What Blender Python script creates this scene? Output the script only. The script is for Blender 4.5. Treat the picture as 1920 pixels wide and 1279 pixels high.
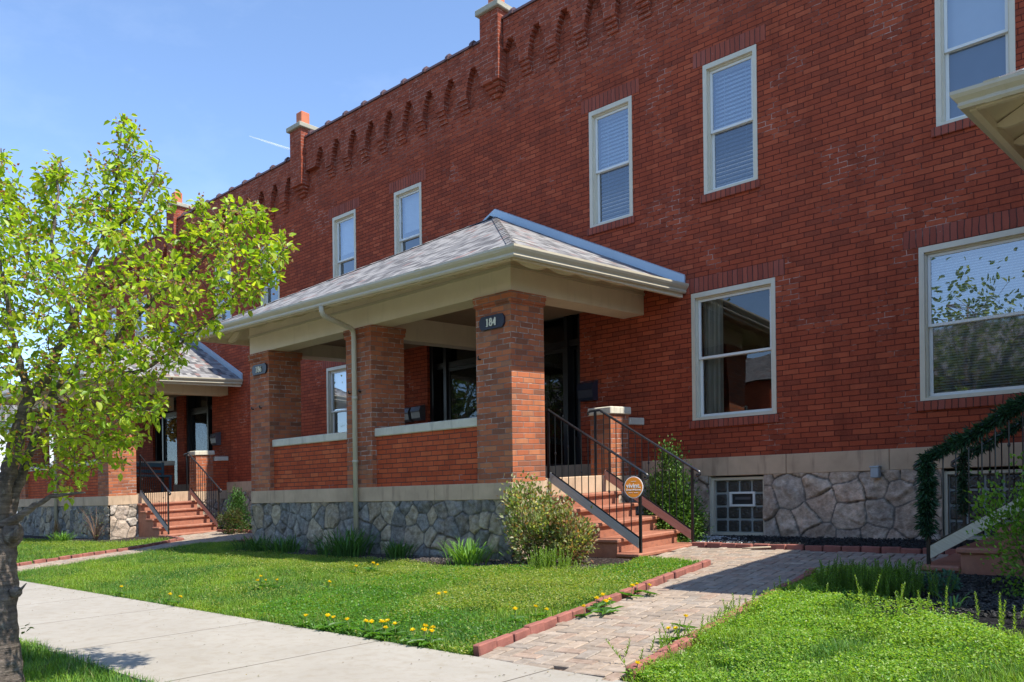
import bpy, math, random
import numpy as np
from mathutils import Vector, Matrix
random.seed(7); rng = np.random.default_rng(11)
for o in list(bpy.data.objects): bpy.data.objects.remove(o)
scn = bpy.context.scene; COL = scn.collection

# ---------------------------------------------------------------- camera
FPX, KR = 1563.0, 0.012
_a = math.atan2(1680, FPX)
R0 = Vector((math.sin(_a), math.cos(_a), 0)); FW = Vector((-math.cos(_a), math.sin(_a), 0)); Z0 = Vector((0, 0, 1))
RT = (R0 - KR * Z0).normalized(); UP = (Z0 + KR * R0).normalized()
cd = bpy.data.cameras.new('camera'); cam = bpy.data.objects.new('camera', cd); COL.objects.link(cam)
cam.matrix_world = Matrix(((RT.x, UP.x, -FW.x, 0), (RT.y, UP.y, -FW.y, 0), (RT.z, UP.z, -FW.z, 0), (0, 0, 0, 1)))
cd.sensor_width = 36; cd.lens = 36 * FPX / 1920; cd.shift_x = 0; cd.shift_y = (942 - 639.5) / 1920
cd.clip_start = 0.05; cd.clip_end = 6000
scn.camera = cam
# ---------------------------------------------------------------- world, sun, exposure
SUN = Vector((1.0, 0.10, 1.58)).normalized()
w = bpy.data.worlds.new('World'); scn.world = w; w.use_nodes = True
nt = w.node_tree; bg = nt.nodes['Background']; sky = nt.nodes.new('ShaderNodeTexSky')
sky.sky_type = 'NISHITA'; sky.sun_disc = False
sky.sun_elevation = math.asin(SUN.z); sky.sun_rotation = math.atan2(SUN.x, SUN.y)
sky.air_density = 0.8; sky.dust_density = 0.0; sky.ozone_density = 2.6; sky.altitude = 200
bg.inputs['Strength'].default_value = 0.15
# faint high cirrus streaks mixed into the sky
tcw = nt.nodes.new('ShaderNodeTexCoord'); mpw = nt.nodes.new('ShaderNodeMapping'); mpw.inputs['Scale'].default_value = (1.2, 3.5, 7.0)
mpw.inputs['Rotation'].default_value = (0.3, 0.2, 0.9)
nzw = nt.nodes.new('ShaderNodeTexNoise'); nzw.inputs['Scale'].default_value = 1.6; nzw.inputs['Detail'].default_value = 7; nzw.inputs['Roughness'].default_value = 0.62
rpw = nt.nodes.new('ShaderNodeMapRange'); rpw.inputs[1].default_value = 0.52; rpw.inputs[2].default_value = 0.85; rpw.inputs[3].default_value = 0.0; rpw.inputs[4].default_value = 0.07
mxw = nt.nodes.new('ShaderNodeMix'); mxw.data_type = 'RGBA'; mxw.inputs[7].default_value = (5.5, 5.9, 6.6, 1)
nt.links.new(tcw.outputs['Generated'], mpw.inputs[0]); nt.links.new(mpw.outputs[0], nzw.inputs['Vector'])
nt.links.new(nzw.outputs['Fac'], rpw.inputs[0]); nt.links.new(rpw.outputs[0], mxw.inputs[0])
nt.links.new(sky.outputs[0], mxw.inputs[6]); nt.links.new(mxw.outputs[2], bg.inputs['Color'])
sd = bpy.data.lights.new('sun', 'SUN'); sd.energy = 3.4; sd.angle = math.radians(0.5); sd.color = (1.0, 0.95, 0.86)
so = bpy.data.objects.new('sun', sd); COL.objects.link(so); so.rotation_euler = SUN.to_track_quat('Z', 'Y').to_euler()
scn.view_settings.view_transform = 'Standard'; scn.view_settings.look = 'None'; scn.view_settings.exposure = 1.15; scn.view_settings.gamma = 1

# ---------------------------------------------------------------- constants of the place
YF, YP, SG = 10.17, 7.33, 0.05        # facade plane, porch front plane, fall of the porches towards the street
def gz(y):
    if y < -0.15: return -1.21
    if y < 2.13: return -1.055
    if y < 3.78: return -1.045 + (y - 2.13) * 0.0236
    if y < YF: return -1.006 + (y - 3.78) * 0.081
    return -0.49
# ---------------------------------------------------------------- material helpers
def newmat(name):
    m = bpy.data.materials.new(name); m.use_nodes = True; n = m.node_tree; b = n.nodes['Principled BSDF']
    return m, n, b
class N:
    """tiny node-graph helper"""
    def __init__(s, nt): s.t = nt
    def n(s, k, **kw):
        x = s.t.nodes.new(k)
        for a, v in kw.items(): setattr(x, a, v)
        return x
    def put(s, inp, v):
        if isinstance(v, bpy.types.NodeSocket): s.t.links.new(v, inp)
        else: inp.default_value = v
    def m(s, op, a, b=0.0, c=None):
        x = s.n('ShaderNodeMath', operation=op); s.put(x.inputs[0], a); s.put(x.inputs[1], b)
        if c is not None: s.put(x.inputs[2], c)
        return x.outputs[0]
    def noise(s, vec, scale, detail=3, rough=0.5, out='Fac'):
        x = s.n('ShaderNodeTexNoise'); x.inputs['Scale'].default_value = scale; x.inputs['Detail'].default_value = detail; x.inputs['Roughness'].default_value = rough
        if vec is not None: s.put(x.inputs['Vector'], vec)
        return x.outputs[out]
    def mr(s, v, a, b, c=0.0, d=1.0):
        x = s.n('ShaderNodeMapRange'); s.put(x.inputs[0], v)
        for i, q in enumerate((a, b, c, d)): x.inputs[i + 1].default_value = q
        return x.outputs[0]
    def mix(s, f, a, b, mode='MIX'):
        x = s.n('ShaderNodeMix', data_type='RGBA', blend_type=mode); s.put(x.inputs[0], f)
        for i, v in ((6, a), (7, b)):
            if isinstance(v, tuple) and len(v) == 3: v = v + (1,)
            s.put(x.inputs[i], v)
        return x.outputs[2]
    def ramp(s, f, stops, interp='LINEAR'):
        x = s.n('ShaderNodeValToRGB'); s.put(x.inputs[0], f); r = x.color_ramp; r.interpolation = interp
        while len(r.elements) < len(stops): r.elements.new(0.5)
        for e, (p, c) in zip(r.elements, stops): e.position = p; e.color = c + (1,)
        return x.outputs[0]
    def xyz(s, a, b, c):
        x = s.n('ShaderNodeCombineXYZ')
        for i, v in enumerate((a, b, c)): s.put(x.inputs[i], v)
        return x.outputs[0]
    def sep(s, v):
        x = s.n('ShaderNodeSeparateXYZ'); s.put(x.inputs[0], v); return x.outputs
    def bump(s, h, st, dist=0.01, normal=None):
        x = s.n('ShaderNodeBump'); x.inputs['Strength'].default_value = st; x.inputs['Distance'].default_value = dist; s.put(x.inputs['Height'], h)
        if normal is not None: s.put(x.inputs['Normal'], normal)
        return x.outputs[0]
    def geo(s): return s.n('ShaderNodeNewGeometry')

def flat(name, col, rough=0.6, metal=0.0, var=0.12, vs=6.0, bump=0.0, spec=0.5, stain=None):
    m, t, b = newmat(name); g = N(t); p = g.geo().outputs['Position']
    nz = g.noise(p, vs, 5, 0.6)
    c2 = tuple(min(1, q * (1 + var)) for q in col); c1 = tuple(q * (1 - var) for q in col)
    c = g.mix(g.mr(nz, 0.3, 0.7), c1, c2)
    if stain:
        st = g.noise(g.xyz(g.m('MULTIPLY', g.sep(p)[0], 9.0), g.m('MULTIPLY', g.sep(p)[1], 9.0), g.m('MULTIPLY', g.sep(p)[2], 1.3)), 1.0, 5, 0.65)
        c = g.mix(g.mr(st, 0.55, 0.8, 0, stain[1]), c, stain[0])
    g.put(b.inputs['Base Color'], c); b.inputs['Roughness'].default_value = rough; b.inputs['Metallic'].default_value = metal
    b.inputs['Specular IOR Level'].default_value = spec
    if bump: g.put(b.inputs['Normal'], g.bump(g.noise(p, 90, 4, 0.6), bump, 0.004))
    return m

def brick_mat(name, stops, mort_d, mort_l, lightfrac, shear=0.0, w=0.213, h=0.0677, vertical=False, vlight=False):
    m, t, b = newmat(name); g = N(t); ge = g.geo(); x, y, z = g.sep(ge.outputs['Position'])
    nx, ny, nz_ = g.sep(ge.outputs['True Normal'])
    isx = g.m('GREATER_THAN', g.m('ABSOLUTE', nx), 0.7)
    a = g.m('ADD', g.m('MULTIPLY', isx, g.m('ADD', y, 0.04)), g.m('MULTIPLY', g.m('SUBTRACT', 1.0, isx), x))
    zz = g.m('SUBTRACT', z, g.m('MULTIPLY', g.m('SUBTRACT', y, YP), shear)) if shear else z
    P = ge.outputs['Position']
    # wobble of the hand-laid courses
    wob = g.n('ShaderNodeTexNoise'); wob.inputs['Scale'].default_value = 7; wob.inputs['Detail'].default_value = 2; g.put(wob.inputs['Vector'], P)
    wc = g.n('ShaderNodeSeparateColor'); g.put(wc.inputs[0], wob.outputs['Color'])
    a = g.m('ADD', a, g.m('MULTIPLY', g.m('SUBTRACT', wc.outputs[0], 0.5), 0.03))
    zz = g.m('ADD', zz, g.m('MULTIPLY', g.m('SUBTRACT', wc.outputs[1], 0.5), 0.010))
    if vertical: a, zz = g.m('ADD', zz, 3.01), a
    rv = g.m('DIVIDE', g.m('ADD', zz, 10.0), h); row = g.m('FLOOR', rv); fr = g.m('FRACT', rv)
    # irregular offset of each course
    wn0 = g.n('ShaderNodeTexWhiteNoise', noise_dimensions='1D'); g.put(wn0.inputs['W'], row)
    off = g.m('ADD', g.m('MULTIPLY', g.m('MODULO', row, 2.0), 0.5), g.m('MULTIPLY', wn0.outputs['Value'], 0.22))
    if vertical: off = 0.0
    au = g.m('ADD', g.m('DIVIDE', g.m('ADD', a, 100.0), w), off); col = g.m('FLOOR', au); fc = g.m('FRACT', au)
    wn = g.n('ShaderNodeTexWhiteNoise', noise_dimensions='2D'); g.put(wn.inputs['Vector'], g.xyz(row, col, 0.0))
    rnd = wn.outputs['Value']; wcol = g.n('ShaderNodeSeparateColor'); g.put(wcol.inputs[0], wn.outputs['Color'])
    ed = g.m('MINIMUM', g.m('MULTIPLY', g.m('MINIMUM', fc, g.m('SUBTRACT', 1.0, fc)), w), g.m('MULTIPLY', g.m('MINIMUM', fr, g.m('SUBTRACT', 1.0, fr)), h))
    fine = g.noise(P, 60, 4, 0.6)
    ed2 = g.m('ADD', ed, g.m('MULTIPLY', g.m('SUBTRACT', fine, 0.5), 0.006))
    mask = g.mr(ed2, 0.003, 0.0065)      # 0 = mortar, 1 = brick
    bc = g.ramp(rnd, stops)
    big = g.noise(P, 0.55, 5, 0.6); med = g.noise(P, 3.5, 5, 0.65); grain = g.noise(P, 150, 4, 0.7)
    bc = g.mix(g.mr(big, 0.35, 0.7, 0.0, 0.28), bc, tuple(q * 0.62 for q in stops[1][1]))
    bc = g.mix(g.mr(med, 0.35, 0.75, 0.0, 0.3), bc, tuple(q * 0.55 for q in stops[0][1]))
    bc = g.mix(g.mr(grain, 0.35, 0.75, 0.0, 0.35), bc, tuple(min(1, q * 1.5) for q in stops[-1][1]))
    stk = g.noise(g.xyz(g.m('MULTIPLY', x, 5.0), g.m('MULTIPLY', y, 5.0), g.m('MULTIPLY', z, 0.55)), 1.0, 5, 0.65); bc = g.mix(g.mr(stk, 0.5, 0.75, 0.0, 0.42), bc, tuple(q * 0.45 for q in stops[1][1]))
    pm = g.noise(P, 1.1, 4, 0.7)
    lf = g.mr(pm, 0.62 - lightfrac, 0.70 - lightfrac)
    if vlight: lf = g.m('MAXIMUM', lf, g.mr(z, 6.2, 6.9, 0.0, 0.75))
    brk = g.mr(g.noise(P, 9, 3, 0.6), 0.42, 0.55)
    lf = g.m('MULTIPLY', lf, brk)
    mc = g.mix(lf, mort_d, mort_l)
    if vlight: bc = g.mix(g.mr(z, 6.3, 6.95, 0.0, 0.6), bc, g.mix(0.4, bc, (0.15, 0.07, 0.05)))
    # white specks of spilt mortar
    sp = g.mr(g.noise(P, 38, 2, 0.5), 0.79, 0.80, 0.0, 0.8); bc = g.mix(sp, bc, (0.5, 0.42, 0.37))
    c = g.mix(mask, mc, bc)
    g.put(b.inputs['Base Color'], c); b.inputs['Roughness'].default_value = 0.9; b.inputs['Specular IOR Level'].default_value = 0.12
    hgt = g.m('ADD', g.m('MULTIPLY', mask, 1.0), g.m('ADD', g.m('MULTIPLY', grain, 0.25), g.m('MULTIPLY', wcol.outputs[1], 0.35)))
    g.put(b.inputs['Normal'], g.bump(hgt, 0.8, 0.006))
    return m

def attr_mat(name, rough=0.8, noise_amt=0.3, ns=14.0, bump=0.4, bs=45, transl=0.0, spec=0.3, dist=0.006):
    """colour from the mesh's own per-face attribute (each leaf, stone or paver has a colour of its own)"""
    m, t, b = newmat(name); g = N(t); at = g.n('ShaderNodeAttribute'); at.attribute_name = 'Col'
    c = at.outputs['Color']; P = g.geo().outputs['Position']
    if noise_amt:
        nz = g.noise(P, ns, 5, 0.65)
        c = g.mix(g.mr(nz, 0.3, 0.7, 0.0, 1.0), g.mix(noise_amt, c, (0, 0, 0)), g.mix(noise_amt * 0.35, c, (0.75, 0.72, 0.65)))
    g.put(b.inputs['Base Color'], c); b.inputs['Roughness'].default_value = rough; b.inputs['Specular IOR Level'].default_value = spec
    if bump: g.put(b.inputs['Normal'], g.bump(g.noise(P, bs, 5, 0.65), bump, dist))
    if transl:
        tr = g.n('ShaderNodeBsdfTranslucent'); c2 = g.mix(1.0, c, (1.5, 1.45, 0.5), 'MULTIPLY'); g.put(tr.inputs['Color'], c2)
        mx = g.n('ShaderNodeMixShader'); mx.inputs[0].default_value = transl
        t.links.new(b.outputs[0], mx.inputs[1]); t.links.new(tr.outputs[0], mx.inputs[2])
        t.links.new(mx.outputs[0], t.nodes['Material Output'].inputs['Surface'])
    return m

def glass_mat(name, tint, refl=0.12, rough=0.0, k=1.9):
    m, t, b = newmat(name); t.nodes.remove(b); g = N(t)
    tr = g.n('ShaderNodeBsdfTransparent'); tr.inputs[0].default_value = tint + (1,)
    gl = g.n('ShaderNodeBsdfGlossy'); gl.inputs['Roughness'].default_value = rough; gl.inputs['Color'].default_value = (0.95, 0.97, 1, 1)
    fr = g.n('ShaderNodeFresnel'); fr.inputs[0].default_value = 1.5
    P = g.geo().outputs['Position']
    g.put(gl.inputs['Normal'], g.bump(g.noise(P, 1.7, 1, 0.4), 0.05, 0.05))
    mx = g.n('ShaderNodeMixShader'); g.put(mx.inputs[0], g.m('ADD', g.m('MULTIPLY', fr.outputs[0], k), refl))
    t.links.new(tr.outputs[0], mx.inputs[1]); t.links.new(gl.outputs[0], mx.inputs[2])
    t.links.new(mx.outputs[0], t.nodes['Material Output'].inputs['Surface'])
    return m

M = {}
fb = [(0.0, (0.20, 0.047, 0.028)), (0.25, (0.29, 0.058, 0.030)), (0.75, (0.355, 0.069, 0.032)), (1.0, (0.45, 0.105, 0.050))]
pb = [(0.0, (0.20, 0.080, 0.050)), (0.22, (0.38, 0.108, 0.050)), (0.5, (0.50, 0.135, 0.056)), (0.8, (0.54, 0.19, 0.082)), (1.0, (0.36, 0.17, 0.10))]
pbw = [(0.0, (0.36, 0.060, 0.026)), (0.35, (0.46, 0.080, 0.030)), (0.7, (0.52, 0.098, 0.037)), (1.0, (0.58, 0.14, 0.055))]
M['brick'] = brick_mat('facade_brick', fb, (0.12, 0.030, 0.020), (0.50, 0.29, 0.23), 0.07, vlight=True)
M['pbrick'] = brick_mat('column_brick', pb, (0.23, 0.165, 0.14), (0.50, 0.41, 0.36), 0.16, shear=SG, w=0.218)
M['wbrick'] = brick_mat('parapet_brick', pbw, (0.10, 0.052, 0.042), (0.38, 0.27, 0.24), 0.06, shear=SG)
sold = [(0.0, (0.24, 0.060, 0.040)), (0.4, (0.32, 0.080, 0.050)), (0.7, (0.37, 0.092, 0.055)), (1.0, (0.32, 0.10, 0.075))]
M['soldier'] = brick_mat('soldier_brick', sold, (0.085, 0.045, 0.04), (0.3, 0.22, 0.2), 0.0, w=3.0, h=0.072, vertical=True)
M['lime'] = flat('limestone_band', (0.52, 0.375, 0.25), 0.85, var=0.16, vs=2.5, bump=0.4, spec=0.2, stain=((0.16, 0.10, 0.07), 0.75))
M['cap'] = flat('limestone_cap', (0.64, 0.59, 0.47), 0.85, var=0.12, vs=4, bump=0.5, spec=0.2, stain=((0.17, 0.16, 0.12), 0.6))
M['chcap'] = flat('chimney_cap_stone', (0.36, 0.33, 0.25), 0.85, var=0.15, bump=0.5)
M['flue'] = flat('clay_flue', (0.50, 0.15, 0.07), 0.8, var=0.1, bump=0.3)
M['tile'] = flat('coping_tile', (0.10, 0.048, 0.043), 0.45, var=0.2, bump=0.2)
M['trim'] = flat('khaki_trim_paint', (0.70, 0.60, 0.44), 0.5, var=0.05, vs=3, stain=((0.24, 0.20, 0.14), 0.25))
M['gutter'] = flat('gutter_paint', (0.52, 0.46, 0.34), 0.4, var=0.05, vs=3, stain=((0.26, 0.22, 0.15), 0.3))
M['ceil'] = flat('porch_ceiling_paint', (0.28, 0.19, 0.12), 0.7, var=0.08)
M['wframe'] = flat('window_frame_paint', (0.63, 0.57, 0.44), 0.45, var=0.05, vs=5, stain=((0.4, 0.37, 0.3), 0.25))
M['sash'] = flat('sash_vinyl', (0.74, 0.74, 0.70), 0.4, var=0.03)
M['black'] = flat('black_paint', (0.012, 0.012, 0.014), 0.35, var=0.2)
M['door'] = flat('dark_door_paint', (0.022, 0.024, 0.028), 0.35, var=0.2)
M['iron'] = flat('black_iron', (0.012, 0.012, 0.013), 0.32, var=0.25, spec=0.7)
M['ironrail'] = flat('worn_iron_rail', (0.035, 0.036, 0.042), 0.26, var=0.3, metal=0.3, spec=0.8)
M['dark'] = flat('dark_interior', (0.03, 0.028, 0.026), 0.9)
M['room'] = flat('room_wall', (0.11, 0.10, 0.09), 0.9)
M['blind'] = flat('white_blind', (0.78, 0.82, 0.86), 0.5, var=0.03)
M['shade'] = flat('roller_shade', (0.78, 0.79, 0.80), 0.8, var=0.03)
M['curtain'] = flat('curtain_cloth', (0.58, 0.56, 0.46), 0.9, var=0.08)
M['flash'] = flat('galvanised_flashing', (0.46, 0.54, 0.60), 0.38, metal=0.35, var=0.06, vs=2)
M['concrete'] = None
M['glass'] = glass_mat('window_glass', (0.82, 0.88, 0.9), 0.22)
M['screen'] = glass_mat('screened_glass', (0.36, 0.42, 0.48), 0.10, 0.03)
M['dglass'] = glass_mat('living_room_glass', (0.7, 0.74, 0.76), 0.05, 0.0, 1.3)
M['sglass'] = glass_mat('storm_glass', (0.42, 0.44, 0.46), 0.0, 0.0, 0.4)
M['vinylpost'] = flat('mailbox_navy', (0.022, 0.028, 0.045), 0.3, var=0.15)
M['mailgrey'] = flat('mailbox_grey', (0.13, 0.135, 0.15), 0.35, metal=0.4, var=0.1)
M['brass'] = flat('satin_nickel', (0.5, 0.48, 0.44), 0.3, metal=0.9)
M['utility'] = flat('galvanised_box', (0.36, 0.42, 0.47), 0.4, metal=0.3)
M['cream'] = flat('cream_numerals', (0.78, 0.76, 0.62), 0.5, var=0.02)
M['plaque'] = flat('navy_plaque', (0.014, 0.017, 0.035), 0.4, var=0.2)
M['orange'] = flat('orange_sign_face', (0.85, 0.26, 0.02), 0.4, var=0.02)
M['white'] = flat('white_print', (0.85, 0.85, 0.82), 0.5, var=0.02)
M['teal'] = flat('teal_bench_paint', (0.05, 0.11, 0.14), 0.5)
M['bamboo'] = flat('bamboo_cane', (0.36, 0.21, 0.09), 0.5, var=0.3, vs=14)
M['bark'] = None

def wood_mat(name, c1, c2, knot):
    m, t, b = newmat(name); g = N(t); P = g.geo().outputs['Position']; x, y, z = g.sep(P)
    s = g.m('ADD', g.m('MULTIPLY', x, 0.52), g.m('MULTIPLY', z, 0.86)); u = g.m('SUBTRACT', g.m('MULTIPLY', x, 0.86), g.m('MULTIPLY', z, 0.52))
    v = g.xyz(g.m('MULTIPLY', u, 3.0), y, g.m('MULTIPLY', s, 60.0))
    nz = g.noise(v, 1.0, 5, 0.65); c = g.mix(g.mr(nz, 0.35, 0.7), c1, c2)
    k = g.noise(P, 6.0, 2, 0.5); c = g.mix(g.mr(k, 0.66, 0.74, 0, 0.8), c, knot)
    g.put(b.inputs['Base Color'], c); b.inputs['Roughness'].default_value = 0.75; g.put(b.inputs['Normal'], g.bump(nz, 0.4, 0.004)); return m
M['wood_grey'] = wood_mat('weathered_board', (0.30, 0.29, 0.26), (0.42, 0.41, 0.37), (0.15, 0.12, 0.09))
M['wood_pink'] = wood_mat('stained_board', (0.36, 0.17, 0.12), (0.47, 0.26, 0.19), (0.2, 0.09, 0.06))
M['wood_pale'] = wood_mat('raw_pine_board', (0.50, 0.45, 0.33), (0.66, 0.61, 0.48), (0.22, 0.14, 0.07))

def step_mat():
    m, t, b = newmat('painted_step_concrete'); g = N(t); P = g.geo().outputs['Position']
    n1 = g.noise(P, 5, 6, 0.7); n2 = g.noise(P, 40, 4, 0.7)
    c = g.mix(g.mr(n1, 0.35, 0.7), (0.32, 0.120, 0.072), (0.43, 0.185, 0.112)); c = g.mix(g.mr(g.noise(P, 13, 5, 0.7), 0.52, 0.68, 0, 0.6), c, (0.2, 0.10, 0.075))
    g.put(b.inputs['Base Color'], c); b.inputs['Roughness'].default_value = 0.6; g.put(b.inputs['Normal'], g.bump(n2, 0.3, 0.004)); return m
M['step'] = step_mat()

def conc_mat():
    m, t, b = newmat('sidewalk_concrete'); g = N(t); P = g.geo().outputs['Position']; x, y, z = g.sep(P)
    n1 = g.noise(P, 1.2, 6, 0.7); n2 = g.noise(P, 120, 3, 0.7); n3 = g.noise(P, 9, 5, 0.7)
    br = g.noise(g.xyz(g.m('MULTIPLY', x, 140.0), g.m('MULTIPLY', y, 3.0), 0.0), 1.0, 2, 0.5)
    c = g.mix(g.mr(n1, 0.3, 0.7), (0.325, 0.293, 0.245), (0.385, 0.352, 0.30)); c = g.mix(g.mr(n3, 0.48, 0.72, 0, 0.55), c, (0.27, 0.225, 0.165))
    c = g.mix(g.mr(n2, 0.60, 0.72, 0, 0.3), c, (0.3, 0.27, 0.23))
    sp = g.mr(g.noise(P, 26, 1, 0.5), 0.80, 0.81, 0, 0.8); c = g.mix(sp, c, (0.1, 0.08, 0.06))
    fx = g.m('FRACT', g.m('DIVIDE', g.m('ADD', x, 100.0 + 3.66), 1.62)); d = g.m('MULTIPLY', g.m('MINIMUM', fx, g.m('SUBTRACT', 1.0, fx)), 1.62)
    j = g.mr(d, 0.004, 0.010, 1.0, 0.0); c = g.mix(g.m('MULTIPLY', j, 0.9), c, (0.10, 0.08, 0.06))
    g.put(b.inputs['Base Color'], c); b.inputs['Roughness'].default_value = 0.9; b.inputs['Specular IOR Level'].default_value = 0.2
    hh = g.m('SUBTRACT', g.m('ADD', g.m('MULTIPLY', n2, 0.3), g.m('MULTIPLY', br, 0.25)), g.m('MULTIPLY', j, 1.5))
    g.put(b.inputs['Normal'], g.bump(hh, 0.5, 0.004)); return m
M['concrete'] = conc_mat()

def bark_mat():
    m, t, b = newmat('cherry_bark'); g = N(t); tc = g.n('ShaderNodeTexCoord'); P = tc.outputs['Object']; x, y, z = g.sep(P)
    bands = g.noise(g.xyz(g.m('MULTIPLY', x, 5.0), g.m('MULTIPLY', y, 5.0), g.m('MULTIPLY', z, 60.0)), 1.0, 5, 0.65)
    big = g.noise(P, 7, 6, 0.75)
    c = g.mix(g.mr(bands, 0.35, 0.68), (0.10, 0.075, 0.058), (0.24, 0.19, 0.15)); c = g.mix(g.mr(big, 0.45, 0.62, 0, 0.85), c, (0.045, 0.033, 0.026))
    c = g.mix(g.mr(g.noise(P, 14, 3, 0.6), 0.62, 0.7, 0, 0.5), c, (0.34, 0.30, 0.24))
    g.put(b.inputs['Base Color'], c); b.inputs['Roughness'].default_value = 0.8
    g.put(b.inputs['Normal'], g.bump(g.m('ADD', bands, g.m('MULTIPLY', big, 2.0)), 1.0, 0.015)); return m
M['bark'] = bark_mat()

def shingle_mat():
    m, t, b = newmat('mottled_shingles'); g = N(t); ge = g.geo(); x, y, z = g.sep(ge.outputs['Position']); nx, ny, nz_ = g.sep(ge.outputs['True Normal'])
    isx = g.m('GREATER_THAN', g.m('ABSOLUTE', nx), g.m('ABSOLUTE', ny)); ni = g.m('SUBTRACT', 1.0, isx)
    up = g.m('ADD', g.m('MULTIPLY', isx, x), g.m('MULTIPLY', ni, y)); al = g.m('ADD', g.m('MULTIPLY', isx, y), g.m('MULTIPLY', ni, x))
    rv = g.m('DIVIDE', g.m('ADD', up, 50.0), 0.122); row = g.m('FLOOR', rv); fr = g.m('FRACT', rv)
    w0 = g.n('ShaderNodeTexWhiteNoise', noise_dimensions='1D'); g.put(w0.inputs['W'], row)
    au = g.m('ADD', g.m('DIVIDE', g.m('ADD', al, 80.0), 0.105), g.m('MULTIPLY', w0.outputs['Value'], 5.0)); col = g.m('FLOOR', au); fc = g.m('FRACT', au)
    wn = g.n('ShaderNodeTexWhiteNoise', noise_dimensions='2D'); g.put(wn.inputs['Vector'], g.xyz(row, col, 0.0))
    c = g.ramp(wn.outputs['Value'], [(0.0, (0.045, 0.042, 0.045)), (0.2, (0.15, 0.145, 0.145)), (0.45, (0.24, 0.23, 0.225)), (0.70, (0.20, 0.10, 0.085)), (0.77, (0.30, 0.285, 0.27)), (0.9, (0.12, 0.115, 0.12))], 'CONSTANT')
    gr = g.noise(ge.outputs['Position'], 260, 3, 0.7); c = g.mix(g.mr(gr, 0.3, 0.7, 0, 0.35), c, (0.33, 0.32, 0.31))
    jr = g.mr(fr, 0.0, 0.09, 1.0, 0.0); jc = g.mr(g.m('MINIMUM', fc, g.m('SUBTRACT', 1.0, fc)), 0.0, 0.035, 0.6, 0.0)
    c = g.mix(g.m('MAXIMUM', jr, jc), c, (0.04, 0.038, 0.04))
    g.put(b.inputs['Base Color'], c); b.inputs['Roughness'].default_value = 0.9
    hh = g.m('ADD', g.m('SUBTRACT', 1.0, fr), g.m('MULTIPLY', wn.outputs['Value'], 0.7)); g.put(b.inputs['Normal'], g.bump(hh, 0.7, 0.01)); return m
M['shingle'] = shingle_mat()

def soil_mat(name, c1, c2, sc, bump=0.9):
    m, t, b = newmat(name); g = N(t); P = g.geo().outputs['Position']; v = g.n('ShaderNodeTexVoronoi'); v.inputs['Scale'].default_value = sc; g.put(v.inputs['Vector'], P)
    n1 = g.noise(P, sc * 0.7, 6, 0.75); c = g.mix(g.mr(n1, 0.3, 0.7), c1, c2)
    vc = g.n('ShaderNodeSeparateColor'); g.put(vc.inputs[0], v.outputs['Color']); c = g.mix(g.mr(vc.outputs[0], 0.85, 0.95, 0, 0.5), c, tuple(min(1, q * 3.5) for q in c2))
    g.put(b.inputs['Base Color'], c); b.inputs['Roughness'].default_value = 0.95; b.inputs['Specular IOR Level'].default_value = 0.15
    g.put(b.inputs['Normal'], g.bump(g.m('ADD', n1, v.outputs['Distance']), bump, 0.02)); return m
M['soil'] = soil_mat('lawn_soil', (0.035, 0.045, 0.015), (0.07, 0.085, 0.025), 30)
M['mulch'] = soil_mat('mulch', (0.018, 0.014, 0.013), (0.055, 0.042, 0.038), 45)
M['mulch_b'] = soil_mat('black_mulch', (0.006, 0.006, 0.007), (0.016, 0.015, 0.016), 45)
M['sand'] = soil_mat('paver_joint_sand', (0.06, 0.04, 0.03), (0.11, 0.075, 0.055), 60, 0.4)
M['asphalt'] = soil_mat('bounce_asphalt', (0.13, 0.13, 0.125), (0.18, 0.178, 0.17), 80, 0.3)  # unseen road surface, lightened to bounce more sun onto the shaded facade
M['paver'] = attr_mat('clay_pavers', 0.85, 0.28, 18, 0.5, 120, dist=0.003)
M['edging'] = flat('red_edging_brick', (0.29, 0.105, 0.078), 0.85, var=0.25, vs=8, bump=0.6, stain=((0.13, 0.08, 0.06), 0.4))
M['rubble'] = attr_mat('rubble_stone', 0.9, 0.5, 16, 1.0, 38, dist=0.016)
M['pebble'] = attr_mat('pale_gravel', 0.8, 0.2, 60, 0.0)
M['leaf'] = attr_mat('leaves', 0.42, 0, 0, 0, transl=0.52, spec=0.5)
M['grass'] = attr_mat('grass_blades', 0.5, 0, 0, 0, transl=0.35, spec=0.35)
M['needle'] = attr_mat('evergreen_sprays', 0.5, 0, 0, 0, transl=0.18, spec=0.35)
M['petal'] = attr_mat('petals', 0.6, 0, 0, 0, transl=0.3)

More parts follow.
